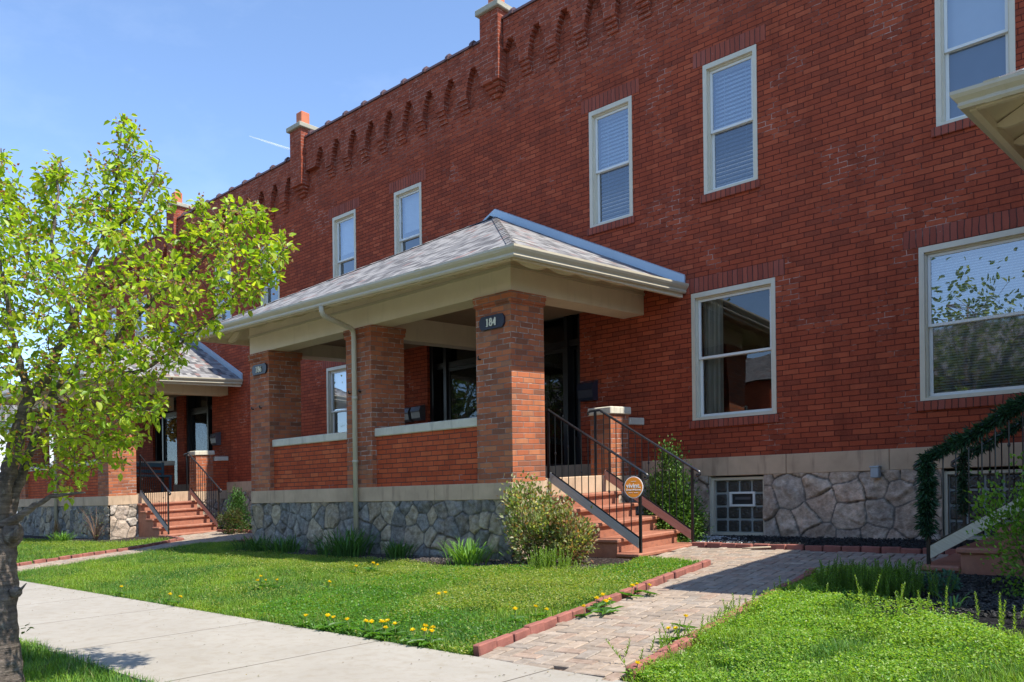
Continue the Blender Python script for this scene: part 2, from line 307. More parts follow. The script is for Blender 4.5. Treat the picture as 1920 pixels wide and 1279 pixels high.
# ---------------------------------------------------------------- mesh helpers
ORI = {}
def org(o): return ORI.get(o.name, Vector((0, 0, 0))) if o else Vector((0, 0, 0))
class MB:
    def __init__(s): s.v = []; s.f = []; s.sm = []
    def add(s, vs, fs, smooth=False):
        k = len(s.v); s.v += [tuple(p) for p in vs]; s.f += [tuple(i + k for i in f) for f in fs]; s.sm += [smooth] * len(fs); return s
    def box(s, x0, x1, y0, y1, z0, z1):
        if x0 > x1: x0, x1 = x1, x0
        v = [(x, y, z) for z in (z0, z1) for y in (y0, y1) for x in (x0, x1)]
        return s.add(v, [(0, 2, 3, 1), (4, 5, 7, 6), (0, 1, 5, 4), (2, 6, 7, 3), (0, 4, 6, 2), (1, 3, 7, 5)])
    def bbox(s, x0, x1, y0, y1, z0, z1, c=0.008):
        """box with chamfered edges"""
        if x0 > x1: x0, x1 = x1, x0
        P = []; idx = {}
        for i, sx in enumerate((x0, x1)):
            for j, sy in enumerate((y0, y1)):
                for k, sz in enumerate((z0, z1)):
                    dx = c if i == 0 else -c; dy = c if j == 0 else -c; dz = c if k == 0 else -c
                    for a, q in (('x', (sx, sy + dy, sz + dz)), ('y', (sx + dx, sy, sz + dz)), ('z', (sx + dx, sy + dy, sz))):
                        idx[(i, j, k, a)] = len(P); P.append(q)
        F = []
        g = lambda i, j, k, a: idx[(i, j, k, a)]
        for i in (0, 1):
            F.append([g(i, 0, 0, 'x'), g(i, 1, 0, 'x'), g(i, 1, 1, 'x'), g(i, 0, 1, 'x')][::(1 if i else -1)])
            F.append([g(0, i, 0, 'y'), g(0, i, 1, 'y'), g(1, i, 1, 'y'), g(1, i, 0, 'y')][::(1 if i else -1)])
            F.append([g(0, 0, i, 'z'), g(1, 0, i, 'z'), g(1, 1, i, 'z'), g(0, 1, i, 'z')][::(1 if i else -1)])
        for i in (0, 1):
            for j in (0, 1):
                F.append([g(i, j, 0, 'x'), g(i, j, 1, 'x'), g(i, j, 1, 'y'), g(i, j, 0, 'y')])
                F.append([g(i, 0, j, 'x'), g(i, 1, j, 'x'), g(i, 1, j, 'z'), g(i, 0, j, 'z')])
                F.append([g(0, i, j, 'y'), g(1, i, j, 'y'), g(1, i, j, 'z'), g(0, i, j, 'z')])
                for k in (0, 1): F.append([g(i, j, k, 'x'), g(i, j, k, 'y'), g(i, j, k, 'z')])
        return s.add(P, F)
    def prism(s, poly, axis, a, b):
        """polygon extruded along axis; poly in the other two coordinates (in xyz order)"""
        n = len(poly)
        def mk(p, t):
            return (t, p[0], p[1]) if axis == 'x' else (p[0], t, p[1]) if axis == 'y' else (p[0], p[1], t)
        v = [mk(p, a) for p in poly] + [mk(p, b) for p in poly]
        return s.add(v, [tuple(range(n)), tuple(range(2 * n - 1, n - 1, -1))] + [(i, n + i, n + (i + 1) % n, (i + 1) % n) for i in range(n)])
    def tube(s, pts, rad, n=8, cap=True, smooth=True):
        pts = [Vector(p) for p in pts]; m = len(pts)
        if not hasattr(rad, '__len__'): rad = [rad] * m
        rad = [float(q) for q in rad]; k = len(s.v); up = None
        for i, p in enumerate(pts):
            d = (pts[min(i + 1, m - 1)] - pts[max(i - 1, 0)]).normalized()
            if up is None: up = d.orthogonal().normalized()
            up = (up - d * up.dot(d)).normalized(); sd_ = d.cross(up)
            for j in range(n):
                t = 2 * math.pi * j / n; s.v.append(tuple(p + rad[i] * (math.cos(t) * up + math.sin(t) * sd_)))
        for i in range(m - 1):
            for j in range(n):
                s.f.append((k + i * n + j, k + i * n + (j + 1) % n, k + (i + 1) * n + (j + 1) % n, k + (i + 1) * n + j)); s.sm.append(smooth)
        if cap:
            s.f.append(tuple(k + j for j in range(n))[::-1]); s.sm.append(False); s.f.append(tuple(k + (m - 1) * n + j for j in range(n))); s.sm.append(False)
        return s
    def ball(s, c, r, n=8, squash=1.0):
        k = len(s.v); vs = []; fs = []
        m = n // 2
        for i in range(m + 1):
            ph = math.pi * i / m
            for j in range(n):
                t = 2 * math.pi * j / n; vs.append((c[0] + r * math.sin(ph) * math.cos(t), c[1] + r * math.sin(ph) * math.sin(t), c[2] + r * squash * math.cos(ph)))
        for i in range(m):
            for j in range(n): fs.append((i * n + j, (i + 1) * n + j, (i + 1) * n + (j + 1) % n, i * n + (j + 1) % n))
        return s.add(vs, fs, True)
    def build(s, name, mat, parent=None, shear=False, fix=True):
        return build_np(name, s.v, s.f, mat, parent, shear=shear, smooth=s.sm, fix=fix)
def build_np(name, v, f, mat, parent=None, cols=None, shear=False, smooth=None, fix=False, origin=None):
    v = np.array(v, dtype=np.float64)
    if shear: v[:, 2] += SG * (v[:, 1] - YP)
    o0 = org(parent)
    me = bpy.data.meshes.new(name)
    base = Vector(origin) if origin is not None else o0
    v2 = v - np.array(base)
    me.from_pydata(v2.tolist(), [], f if isinstance(f, list) else f.tolist())
    if smooth is not None: me.polygons.foreach_set('use_smooth', smooth if hasattr(smooth, '__len__') else [smooth] * len(me.polygons))
    if cols is not None:
        at = me.color_attributes.new('Col', 'FLOAT_COLOR', 'POINT'); c = np.ones((len(v2), 4)); c[:, :3] = cols; at.data.foreach_set('color', c.ravel())
    if fix:
        import bmesh
        bm = bmesh.new(); bm.from_mesh(me); bmesh.ops.recalc_face_normals(bm, faces=bm.faces); bm.to_mesh(me); bm.free()
    me.materials.append(mat); me.update()
    o = bpy.data.objects.new(name, me); COL.objects.link(o)
    ORI[o.name] = base
    if parent: o.parent = parent; o.location = base - o0
    else: o.location = base
    return o
def thing(name, loc, label, cat, group=None):
    o = bpy.data.objects.new(name, None); COL.objects.link(o); o.location = loc; o.empty_display_size = 0.2; ORI[o.name] = Vector(loc)
    return tag(o, label, cat, group)
def tag(o, label=None, cat=None, group=None, kind=None):
    if label: o['label'] = label
    if cat: o['category'] = cat
    if group: o['group'] = group
    if kind: o['kind'] = kind
    return o
def copy_tree(o, parent=None, delta=None):
    c = o.copy(); COL.objects.link(c); c.parent = parent
    if delta is not None: c.location = Vector(o.location) + Vector(delta)
    for ch in list(o.children): copy_tree(ch, c)
    return c

# ---------------------------------------------------------------- rubble stone relief
def relief(name, axis, a0, a1, z0, z1, plane, sgn, parent, seed, shear=False, palette='grey', res=0.014, size=0.30, z0f=None):
    """axis 'x': wall in the XZ plane at y=plane bulging towards sgn*y; axis 'y': wall in the YZ plane at x=plane"""
    r = np.random.default_rng(seed); na = max(2, int((a1 - a0) / res)); nz = max(2, int((z1 - z0) / res))
    A, Zz = np.meshgrid(np.linspace(a0, a1, na), np.linspace(z0, z1, nz)); P = np.stack([A.ravel(), Zz.ravel()], 1)
    seeds = []; tries = 0
    while tries < 6000:
        tries += 1
        p = np.array([r.uniform(a0 - 0.2, a1 + 0.2), r.uniform(z0 - 0.2, z1 + 0.2)]); ms = size * r.choice([0.5, 0.8, 1.0, 1.15])
        if all(np.hypot((p[0] - q[0]), (p[1] - q[1])) > 0.5 * (ms + q[2]) for q in seeds): seeds.append((p[0], p[1], ms))
    S = np.array(seeds); W = S[:, 2]
    Pw = P + 0.008 * np.stack([np.sin(P[:, 1] * 17 + seed) + 0.6 * np.sin(P[:, 0] * 31), np.sin(P[:, 0] * 19 + seed * 2) + 0.6 * np.sin(P[:, 1] * 37)], 1)
    D = (Pw[:, None, 0] - S[None, :, 0]) ** 2 + ((Pw[:, None, 1] - S[None, :, 1])) ** 2 - (W[None, :] * 0.35) ** 2
    i1 = D.argmin(1); d1 = D[np.arange(len(P)), i1]; D[np.arange(len(P)), i1] = 1e9; i2 = D.argmin(1); d2 = D[np.arange(len(P)), i2]
    sep = np.hypot(S[i1, 0] - S[i2, 0], S[i1, 1] - S[i2, 1]); e = (d2 - d1) / (2 * sep + 1e-6)
    tilt = r.normal(0, 0.07, (len(S), 2)); lift = r.uniform(0.0, 0.018, len(S))
    face = 0.034 + lift[i1] + (Pw[:, 0] - S[i1, 0]) * tilt[i1, 0] + (Pw[:, 1] - S[i1, 1]) * tilt[i1, 1]
    for q in (0, 1):   # chiselled facets
        t2 = r.normal(0, 0.30, (len(S), 2)); face = np.minimum(face, 0.052 + lift[i1] + (Pw[:, 0] - S[i1, 0]) * t2[i1, 0] + (Pw[:, 1] - S[i1, 1]) * t2[i1, 1])
    def vn(sc, sd2):
        G = np.random.default_rng(sd2).random((257, 257)); X = np.abs(P[:, 0] * sc) % 255; Y = np.abs(P[:, 1] * sc + 40) % 255; i = X.astype(int); j = Y.astype(int); fx = X - i; fy = Y - j
        return (G[i, j] * (1 - fx) + G[i + 1, j] * fx) * (1 - fy) + (G[i, j + 1] * (1 - fx) + G[i + 1, j + 1] * fx) * fy - 0.5
    rough = 0.034 * vn(8, seed) + 0.018 * vn(21, seed + 1) + 0.006 * vn(50, seed + 2)
    e = e + 0.006 * vn(30, seed + 3); k = np.clip((e - 0.009) / 0.010, 0, 1); h = 0.016 + (np.clip(face + rough, 0.024, 0.08) - 0.016) * (1 - (1 - k) ** 2)
    if palette == 'grey': cs = np.array([(0.17, 0.16, 0.14), (0.20, 0.19, 0.17), (0.26, 0.235, 0.19), (0.13, 0.13, 0.12), (0.35, 0.27, 0.17), (0.21, 0.195, 0.17), (0.40, 0.32, 0.21)])
    else: cs = np.array([(0.42, 0.30, 0.215), (0.34, 0.27, 0.21), (0.46, 0.345, 0.25), (0.29, 0.24, 0.195), (0.38, 0.29, 0.22), (0.36, 0.295, 0.235)])
    sc = cs[r.integers(0, len(cs), len(S))] * (1.25 if palette == 'grey' else 1.65) * r.uniform(0.8, 1.15, (len(S), 1))
    mort = np.array((0.085, 0.078, 0.066)) if palette == 'grey' else np.array((0.115, 0.092, 0.072))  # mortar colour darkened to draw a shadow line round each stone
    mm = np.clip((e - 0.006) / 0.008, 0, 1)[:, None]; C = mort * (1 - mm) + sc[i1] * mm
    C = C * (1 + 6 * (vn(6, seed + 5) * 0.10 + vn(17, seed + 6) * 0.09)[:, None]); tn = np.clip(vn(5, seed + 8) + 0.15, 0, 0.6)[:, None] * mm; C = C * (1 - tn) + np.array((0.46, 0.33, 0.22)) * (0.75 if palette == 'grey' else 1.0) * tn; C = np.clip(C, 0.02, 1)
    off = plane + sgn * h
    V = np.stack([P[:, 0], off, P[:, 1]], 1) if axis == 'x' else np.stack([off, P[:, 0], P[:, 1]], 1)
    I = (np.arange(nz - 1)[:, None] * na + np.arange(na - 1)[None, :]).ravel(); Fq = np.stack([I, I + 1, I + na + 1, I + na], 1)
    if (axis == 'x' and sgn > 0) or (axis == 'y' and sgn < 0): Fq = Fq[:, ::-1]
    o = build_np(name, V, Fq, M['rubble'], parent, cols=C, shear=shear, smooth=True)
    return o
#@@PART2
# ================================================================ GROUND
def strip(name, xs, ys, mat, zoff=0.0, kind='structure', zf=gz):
    v = []; f = []
    for y in ys: v += [(xs[0], y, zf(y) + zoff), (xs[1], y, zf(y) + zoff)]
    for i in range(len(ys) - 1): f.append((2 * i, 2 * i + 1, 2 * i + 3, 2 * i + 2))
    o = build_np(name, v, f, mat, smooth=False); tag(o, kind=kind); return o
def gsoil(y): return gz(y) - 0.02
strip('ground', (-900, 900), [-900, -13.0, -12.99, -0.16, -0.149, 2.12, 2.131, 3.779, 3.80, YF, 60, 1500], M['soil'], 0, zf=lambda y: (gz(y) - 0.02 if y > -0.155 or y < -13 else -1.24) if y > -12.995 else -1.1)
strip('road', (-900, 900), [-12.4, -0.33], M['asphalt'], 0.0)
cb = MB(); cb.box(-200, 200, -0.33, -0.16, -1.3, -1.06); tag(cb.build('kerb', M['concrete']), kind='structure')
sw = MB(); sw.add([(-200, 2.13, gz(2.13) + 0.012), (200, 2.13, gz(2.13) + 0.012), (200, 3.78, gz(3.779) + 0.012), (-200, 3.78, gz(3.779) + 0.012), (-200, 2.13, -1.15), (200, 2.13, -1.15), (200, 3.78, -1.15), (-200, 3.78, -1.15)],
       [(0, 1, 2, 3), (0, 4, 5, 1), (2, 6, 7, 3)])
tag(sw.build('sidewalk', M['concrete']), kind='structure')
def polysheet(name, pts, mat, zoff, kind='structure'):
    import bmesh
    # dense grid clipped to the polygon so that it follows the slope and gets a bumpy surface
    xs = [p[0] for p in pts]; ys = [p[1] for p in pts]
    n = len(pts); v = [(p[0], p[1], gz(p[1]) + zoff) for p in pts]
    o = build_np(name, v, [tuple(range(n))], mat, smooth=False); tag(o, kind=kind); return o
def inpoly(x, y, poly):
    x = np.asarray(x); y = np.asarray(y); c = np.zeros(x.shape, bool); n = len(poly); j = n - 1
    for i in range(n):
        xi, yi = poly[i]; xj, yj = poly[j]
        c ^= ((yi > y) != (yj > y)) & (x < (xj - xi) * (y - yi) / (yj - yi + 1e-12) + xi); j = i
    return c
PATH = [(-3.87, 3.785), (-2.74, 3.785), (-2.86, 4.7), (-3.22, 7.55), (-3.05, 7.75), (-2.40, 7.80), (-2.40, 9.0), (-5.42, 9.0), (-5.42, 7.98), (-4.42, 7.82), (-4.28, 6.7)]
PATH2 = [(-15.02, 3.785), (-13.95, 3.785), (-15.0, 7.55), (-14.6, 7.9), (-14.4, 9.0), (-17.42, 9.0), (-17.42, 8.0), (-16.2, 7.75), (-15.45, 6.35)]
polysheet('path', PATH, M['sand'], -0.012); 
polysheet('path', PATH2, M['sand'], -0.012)
def pavers(poly, ang, name, seed, L=0.2, W=0.1, origin=(0, 0)):
    r = random.Random(seed); V = []; Fc = []; C = []
    ca, sa = math.cos(ang), math.sin(ang)
    xs = [p[0] for p in poly]; ys = [p[1] for p in poly]; cx, cy = (min(xs) + max(xs)) / 2, (min(ys) + max(ys)) / 2; n = int(max(max(xs) - min(xs), max(ys) - min(ys)) / W) + 4
    pal = [(0.35, 0.262, 0.19), (0.39, 0.295, 0.215), (0.31, 0.24, 0.18), (0.36, 0.28, 0.21), (0.36, 0.25, 0.18), (0.32, 0.26, 0.205), (0.40, 0.315, 0.24)]
    for i in range(-n, n):
        for j in range(-n, n):
            k = (i - j) % 4
            if k == 0: rect = (i, j, 2, 1)
            elif k == 2: rect = (i, j - 1, 1, 2)
            else: continue
            g = 0.0045
            x0, y0, x1, y1 = rect[0] * W + g, rect[1] * W + g, (rect[0] + rect[2]) * W - g, (rect[1] + rect[3]) * W - g
            mx, my = (x0 + x1) / 2, (y0 + y1) / 2; X, Y = cx + mx * ca - my * sa, cy + mx * sa + my * ca
            if not inpoly(X, Y, poly): continue
            h = r.uniform(-0.003, 0.004); tx, ty = r.uniform(-0.02, 0.02), r.uniform(-0.02, 0.02); c = pal[r.randrange(len(pal))]; q = r.uniform(0.9, 1.08); b = len(V)
            ch = 0.006
            for lev, ins in ((0, ch), (-ch, 0), (-0.03, 0)):
                for (px_, py_) in ((x0 + ins, y0 + ins), (x1 - ins, y0 + ins), (x1 - ins, y1 - ins), (x0 + ins, y1 - ins)):
                    wx, wy = cx + px_ * ca - py_ * sa, cy + px_ * sa + py_ * ca
                    V.append((wx, wy, gz(wy) + 0.012 + h + lev + tx * (px_ - mx) + ty * (py_ - my))); C.append(tuple(t * q * (0.55 if lev < -0.02 else 1) for t in c))
            Fc.append((b, b + 1, b + 2, b + 3))
            for l in (0, 4):
                for s_ in range(4): Fc.append((b + l + s_, b + l + 4 + s_, b + l + 4 + (s_ + 1) % 4, b + l + (s_ + 1) % 4))
    o = build_np(name, V, Fc, M['paver'], cols=np.array(C), smooth=False); tag(o, kind='structure')
pavers(PATH, math.radians(8), 'path_paving', 3)
pavers(PATH2, math.radians(8), 'path_paving', 5)
MB1 = [(-11.2, 6.75), (-10.2, 6.85), (-9.0, 6.72), (-8.2, 6.78), (-7.4, 6.66), (-6.6, 6.72), (-6.2, 6.86), (-5.6, 6.9), (-5.15, 7.2), (-5.2, 7.9), (-6.8, 7.9), (-6.8, 7.36), (-12.9, 7.36), (-12.9, 6.85)]
polysheet('planting_bed', MB1, M['mulch'], 0.008)
polysheet('planting_bed', [(-6.0, 9.02), (-1.2, 9.02), (-1.2, YF), (-6.8, YF), (-6.8, 9.3), (-5.5, 9.3)], M['mulch_b'], 0.008)
polysheet('planting_bed', [(-2.2, 6.0), (-1.2, 5.6), (0.5, 5.6), (0.5, 7.3), (-1.0, 7.9), (-2.35, 7.9), (-2.5, 7.4), (-2.3, 6.8)], M['mulch_b'], 0.008)
polysheet('planting_bed', [(-25.5, 6.7), (-20.5, 6.75), (-19.4, 6.75), (-18.3, 6.95), (-17.6, 7.3), (-17.4, 7.9), (-18.8, 7.9), (-18.8, 7.36), (-25.5, 7.36)], M['mulch'], 0.008)
polysheet('planting_bed', [(-18.8, 9.02), (-13.0, 9.02), (-13.0, YF), (-18.8, YF)], M['mulch_b'], 0.008)
# edging bricks
eb = MB(); eb.bbox(-0.095, 0.095, -0.03, 0.03, -0.06, 0.045, 0.008)
eproto = None
def edge_row(pts, label, group, wob=0.01):
    global eproto
    segs = []
    for a, b in zip(pts[:-1], pts[1:]):
        L = math.hypot(b[0] - a[0], b[1] - a[1]); n = max(1, int(round(L / 0.203)))
        for i in range(n):
            t = (i + 0.5) / n; segs.append((a[0] + (b[0] - a[0]) * t, a[1] + (b[1] - a[1]) * t, math.atan2(b[1] - a[1], b[0] - a[0])))
    for (x, y, an) in segs:
        if eproto is None: eproto = eb.build('edging_brick', M['edging']); o = eproto
        else: o = eproto.copy(); COL.objects.link(o)
        o.location = (x + random.uniform(-wob, wob), y + random.uniform(-wob, wob), gz(y) + 0.02 + random.uniform(-0.006, 0.008))
        sl = math.atan(0.081 * math.sin(an))
        o.rotation_euler = (random.uniform(-0.05, 0.05), -sl + random.uniform(-0.025, 0.025), an + random.uniform(-0.05, 0.05))
        tag(o, label, 'brick', group)
edge_row([(-3.90, 3.84), (-4.06, 5.0), (-4.31, 6.7), (-4.40, 7.72)], 'red brick edging the dandelion lawn, along the left side of the nearest paved walkway', 'edging bricks left of the near walkway')
edge_row([(-2.70, 3.84), (-2.82, 4.7), (-3.19, 7.5)], 'red brick half buried in weeds along the right side of the nearest paved walkway', 'edging bricks right of the near walkway')
edge_row([(-5.40, 9.05), (-2.3, 9.03)], 'red brick between the paved walkway and the dark mulch under the brick wall', 'edging bricks in front of the wall bed')
edge_row([(-15.05, 3.85), (-15.47, 6.34), (-16.15, 7.7), (-17.3, 7.9)], 'red brick edging the lawn in front of the farther porch, beside the narrow far walkway', 'edging bricks of the far walkway')
edge_row([(-17.3, 9.05), (-14.3, 9.03)], 'red brick in front of the bed between the two porches', 'edging bricks of the far wall bed')

# ================================================================ ROW HOUSE
XL, XR, ZB = -27.7, 8.0, -0.6
house = thing('row_house', (-10, YF, -0.49), 'two storey red brick row house with stepped parapet, brick pendants and cream windows', 'building')
CH = [-21.4, -15.47, -9.67, -3.85, 1.95]; TOPS = [7.32, 7.50, 7.81, 7.99, 8.17, 8.35]
def top_at(x):
    i = sum(1 for c in CH if x > c); return TOPS[i]
W2 = [(-2.86, 'E'), (-5.80, 'C'), (-7.757, 'D'), (-12.435, 'F'), (-14.44, 'F'), (-17.28, 'F'), (-19.41, 'F'), (-24.1, 'F'), (-26.2, 'F'), (2.8, 'F'), (4.9, 'F')]
W1 = [(-6.02, 1.225, 'A'), (-3.062, 1.25, 'B'), (-14.72, 1.225, 'G'), (-17.72, 1.225, 'G'), (-26.4, 1.225, 'G'), (5.2, 1.225, 'G')]
ENT = [(-9.42, -7.99, 1), (-11.55, -10.12, -1), (-21.17, -19.66, 1), (-23.05, -21.6, -1), (2.4, 3.8, 1)]
BW = [(-5.755, -4.975, -0.475, 0.30), (-2.83, -2.03, -0.475, 0.29)]
holes = [(x, x + 0.785, 4.17, 5.93) for x, _ in W2] + [(x, x + w_, 1.10, 2.85) for x, w_, _ in W1] + [(a, b, 0.35, 3.05) for a, b, _ in ENT]
xs = sorted(set([XL, XR] + [h[0] for h in holes] + [h[1] for h in holes] + CH)); zs = sorted(set([0.56] + TOPS + [h[2] for h in holes] + [h[3] for h in holes]))
mb = MB()
for i in range(len(xs) - 1):
    for j in range(len(zs) - 1):
        cx_, cz_ = (xs[i] + xs[i + 1]) / 2, (zs[j] + zs[j + 1]) / 2
        if cz_ > top_at(cx_) or any(h[0] < cx_ < h[1] and h[2] < cz_ < h[3] for h in holes): continue
        mb.add([(xs[i], YF, zs[j]), (xs[i + 1], YF, zs[j]), (xs[i + 1], YF, zs[j + 1]), (xs[i], YF, zs[j + 1])], [(0, 1, 2, 3)])
for h in holes:   # brick reveals
    x0, x1, z0, z1 = h; d = 0.11 if z0 > 0.5 else 0.30
    mb.add([(x0, YF, z0), (x0, YF + d, z0), (x0, YF + d, z1), (x0, YF, z1)], [(0, 1, 2, 3)]); mb.add([(x1, YF, z0), (x1, YF + d, z0), (x1, YF + d, z1), (x1, YF, z1)], [(3, 2, 1, 0)])
    mb.add([(x0, YF, z1), (x1, YF, z1), (x1, YF + d, z1), (x0, YF + d, z1)], [(3, 2, 1, 0)]); mb.add([(x0, YF, z0), (x1, YF, z0), (x1, YF + d, z0), (x0, YF + d, z0)], [(0, 1, 2, 3)])
for i in range(len(TOPS)):   # parapet return walls and the hull behind
    a = XL if i == 0 else CH[i - 1]; b = XR if i == len(TOPS) - 1 else CH[i]; T = TOPS[i]
    mb.add([(a, YF, T), (b, YF, T), (b, YF + 0.32, T), (a, YF + 0.32, T), (a, YF + 0.32, T - 1.2), (b, YF + 0.32, T - 1.2)], [(0, 1, 2, 3), (3, 2, 5, 4)])
    if i: mb.add([(a, YF, TOPS[i - 1]), (a, YF + 0.32, TOPS[i - 1]), (a, YF + 0.32, T), (a, YF, T)], [(3, 2, 1, 0)])
mb.add([(XL, YF, ZB), (XL, 24, ZB), (XL, 24, 7.2), (XL, YF, 7.32)], [(0, 3, 2, 1)]); mb.add([(XR, YF, ZB), (XR, 24, ZB), (XR, 24, 7.2), (XR, YF, 8.35)], [(0, 1, 2, 3)])
mb.add([(XL, 24, ZB), (XR, 24, ZB), (XR, 24, 7.2), (XL, 24, 7.2)], [(0, 3, 2, 1)])
mb.build('brick_wall', M['brick'], house, fix=False)
rf = MB(); rf.box(XL + 0.01, XR - 0.01, YF + 0.33, 23.99, 6.6, 6.7); rf.build('roof', M['asphalt'], house)
inn = MB()   # rooms behind the windows
inn.add([(XL + 0.1, YF + 3.2, -0.4), (XR, YF + 3.2, -0.4), (XR, YF + 3.2, 6.4), (XL + 0.1, YF + 3.2, 6.4)], [(0, 1, 2, 3)])
for z in (0.32, 3.45, 6.35): inn.box(XL + 0.1, XR - 0.1, YF + 0.35, YF + 3.19, z, z + 0.12)
for x in (-21.2, -18.9, -15.6, -11.8, -9.75, -7.85, -4.3, -3.85, -1.0): inn.box(x, x + 0.1, YF + 0.35, YF + 3.18, 0.45, 6.3)
inn.build('interior', M['room'], house)
# water table and rubble foundation
wt = MB(); jx = [XL, -25, -22.4, -19.6, -17.1, -14.8, -13.0, -6.79, -4.66, -3.40, -1.1, 1.3, 3.9, 6, XR]
for a, b in zip(jx[:-1], jx[1:]): wt.bbox(a + 0.003, b - 0.003, YF - 0.045, YF + 0.1, 0.322, 0.572, 0.006)
wt.build('water_table', M['lime'], house)
for a, b, sd_ in ((-13.0, -12.8, 31), (-6.9, -5.76, 21), (-4.97, -2.84, 22), (-2.02, 1.0, 23), (-18.95, -12.8, 24)):
    relief('stone_foundation', 'x', a, b, -0.62, 0.324, YF - 0.01, -1, house, sd_, palette='tan', size=0.42)
bk = MB()
for a, b in ((XL, -5.76), (-4.97, -2.84), (-2.02, XR)): bk.box(a, b, YF, YF + 0.1, -0.7, 0.32)
bk.build('foundation_backing', M['lime'], house)
lw = MB()
for i in range(2): lw.box(BW[0][1 if i else 0] - (0 if i else 0.0), BW[0][1 if i else 0] + 0.003, YF + 0.0, YF + 0.2, -0.5, 0.32)
# corbel table
ct = MB(); PIT = 0.57; CHH = 0.0677
def section(xa, xb, T, gaps):
    z_top = T - 0.005; gt = T - 0.355
    ct.box(xa, xb, YF - 0.11, YF + 0.02, gt, z_top)
    rows = int(0.70 / CHH)
    ct2 = []
    for k in range(rows):
        z1 = gt - k * CHH; z0 = z1 - CHH
        hw = [0.065, 0.10, 0.13, 0.15, 0.165, 0.175, 0.18, 0.185, 0.185, 0.185, 0.185][min(k, 10)]
        dep = 0.11 if k < rows - 3 else 0.11 - 0.028 * (k - (rows - 4))
        edges = [xa] + [e for gx in gaps for e in (gx - hw, gx + hw)] + [xb]
        for e0, e1 in zip(edges[0::2], edges[1::2]):
            at_edge = (e0 == xa or e1 == xb)
            if e1 - e0 < 0.03: continue
            if at_edge and k >= rows - 5: continue
            ct.box(e0, e1, YF - dep, YF + 0.02, z0, z1)
section(-9.43, -4.08, 7.99, [-9.28 + PIT * k for k in range(10) if -9.28 + PIT * k < -4.1])
section(-15.24, -9.9, 7.81, sorted([-10.15 - PIT * k for k in range(9) if -10.15 - PIT * k > -15.2]))
section(-21.17, -15.7, 7.50, sorted([-15.9 - PIT * k for k in range(10) if -15.9 - PIT * k > -21.1]))
section(-27.6, -21.63, 7.32, sorted([-21.9 - PIT * k for k in range(10) if -21.9 - PIT * k > -27.5]))
section(-3.62, 1.7, 8.17, [-3.4 + PIT * k for k in range(9)])
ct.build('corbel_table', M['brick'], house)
cp = MB()
for i in range(len(TOPS)):
    a = XL if i == 0 else CH[i - 1]; b = XR if i == len(TOPS) - 1 else CH[i]; T = TOPS[i]
    a += 0.22 if i else 0; b -= 0.22 if i < len(TOPS) - 1 else 0
    cp.prism([(YF - 0.135, T + 0.0), (YF - 0.125, T + 0.045), (YF - 0.05, T + 0.075), (YF + 0.2, T + 0.085), (YF + 0.36, T + 0.05), (YF + 0.36, T)], 'x', a, b)
    x = b - 0.28
    while x > a + 0.1:
        cp.prism([(YF - 0.155, T - 0.004), (YF - 0.145, T + 0.06), (YF - 0.10, T + 0.115), (YF - 0.03, T + 0.115), (YF + 0.0, T + 0.10), (YF + 0.2, T + 0.10), (YF + 0.37, T + 0.07), (YF + 0.37, T - 0.002)], 'x', x - 0.035, x + 0.035); x -= 0.61
cp.build('parapet_coping', M['tile'], house)
for k, c in enumerate(CH):
    zb = [6.3, 6.62, 6.80, 6.98, 7.1][k]; zt = [7.85, 8.02, 8.17, 8.35, 8.6][k]
    m_ = MB()
    for q, (dd, dz) in enumerate(((0.055, 0), (0.10, CHH), (0.15, 2 * CHH))): m_.box(c - 0.10 - 0.035 * q, c + 0.10 + 0.035 * q, YF - dd, YF + 0.02, zb + dz, zb + dz + CHH)
    m_.box(c - 0.21, c + 0.21, YF - 0.21, YF + 0.02, zb + 3 * CHH, TOPS[k] - 0.01); m_.box(c - 0.21, c + 0.21, YF - 0.21, YF + 0.30, TOPS[k] - 0.01, zt)
    chm = m_.build('chimney', M['brick'], house)
    m_ = MB(); m_.bbox(c - 0.27, c + 0.27, YF - 0.27, YF + 0.36, zt, zt + 0.10, 0.012); m_.build('chimney_cap', M['chcap'], chm)
    m_ = MB(); m_.bbox(c - 0.105, c + 0.105, YF - 0.12, YF + 0.09, zt + 0.10, zt + 0.42, 0.015); m_.build('flue', M['flue'], chm)
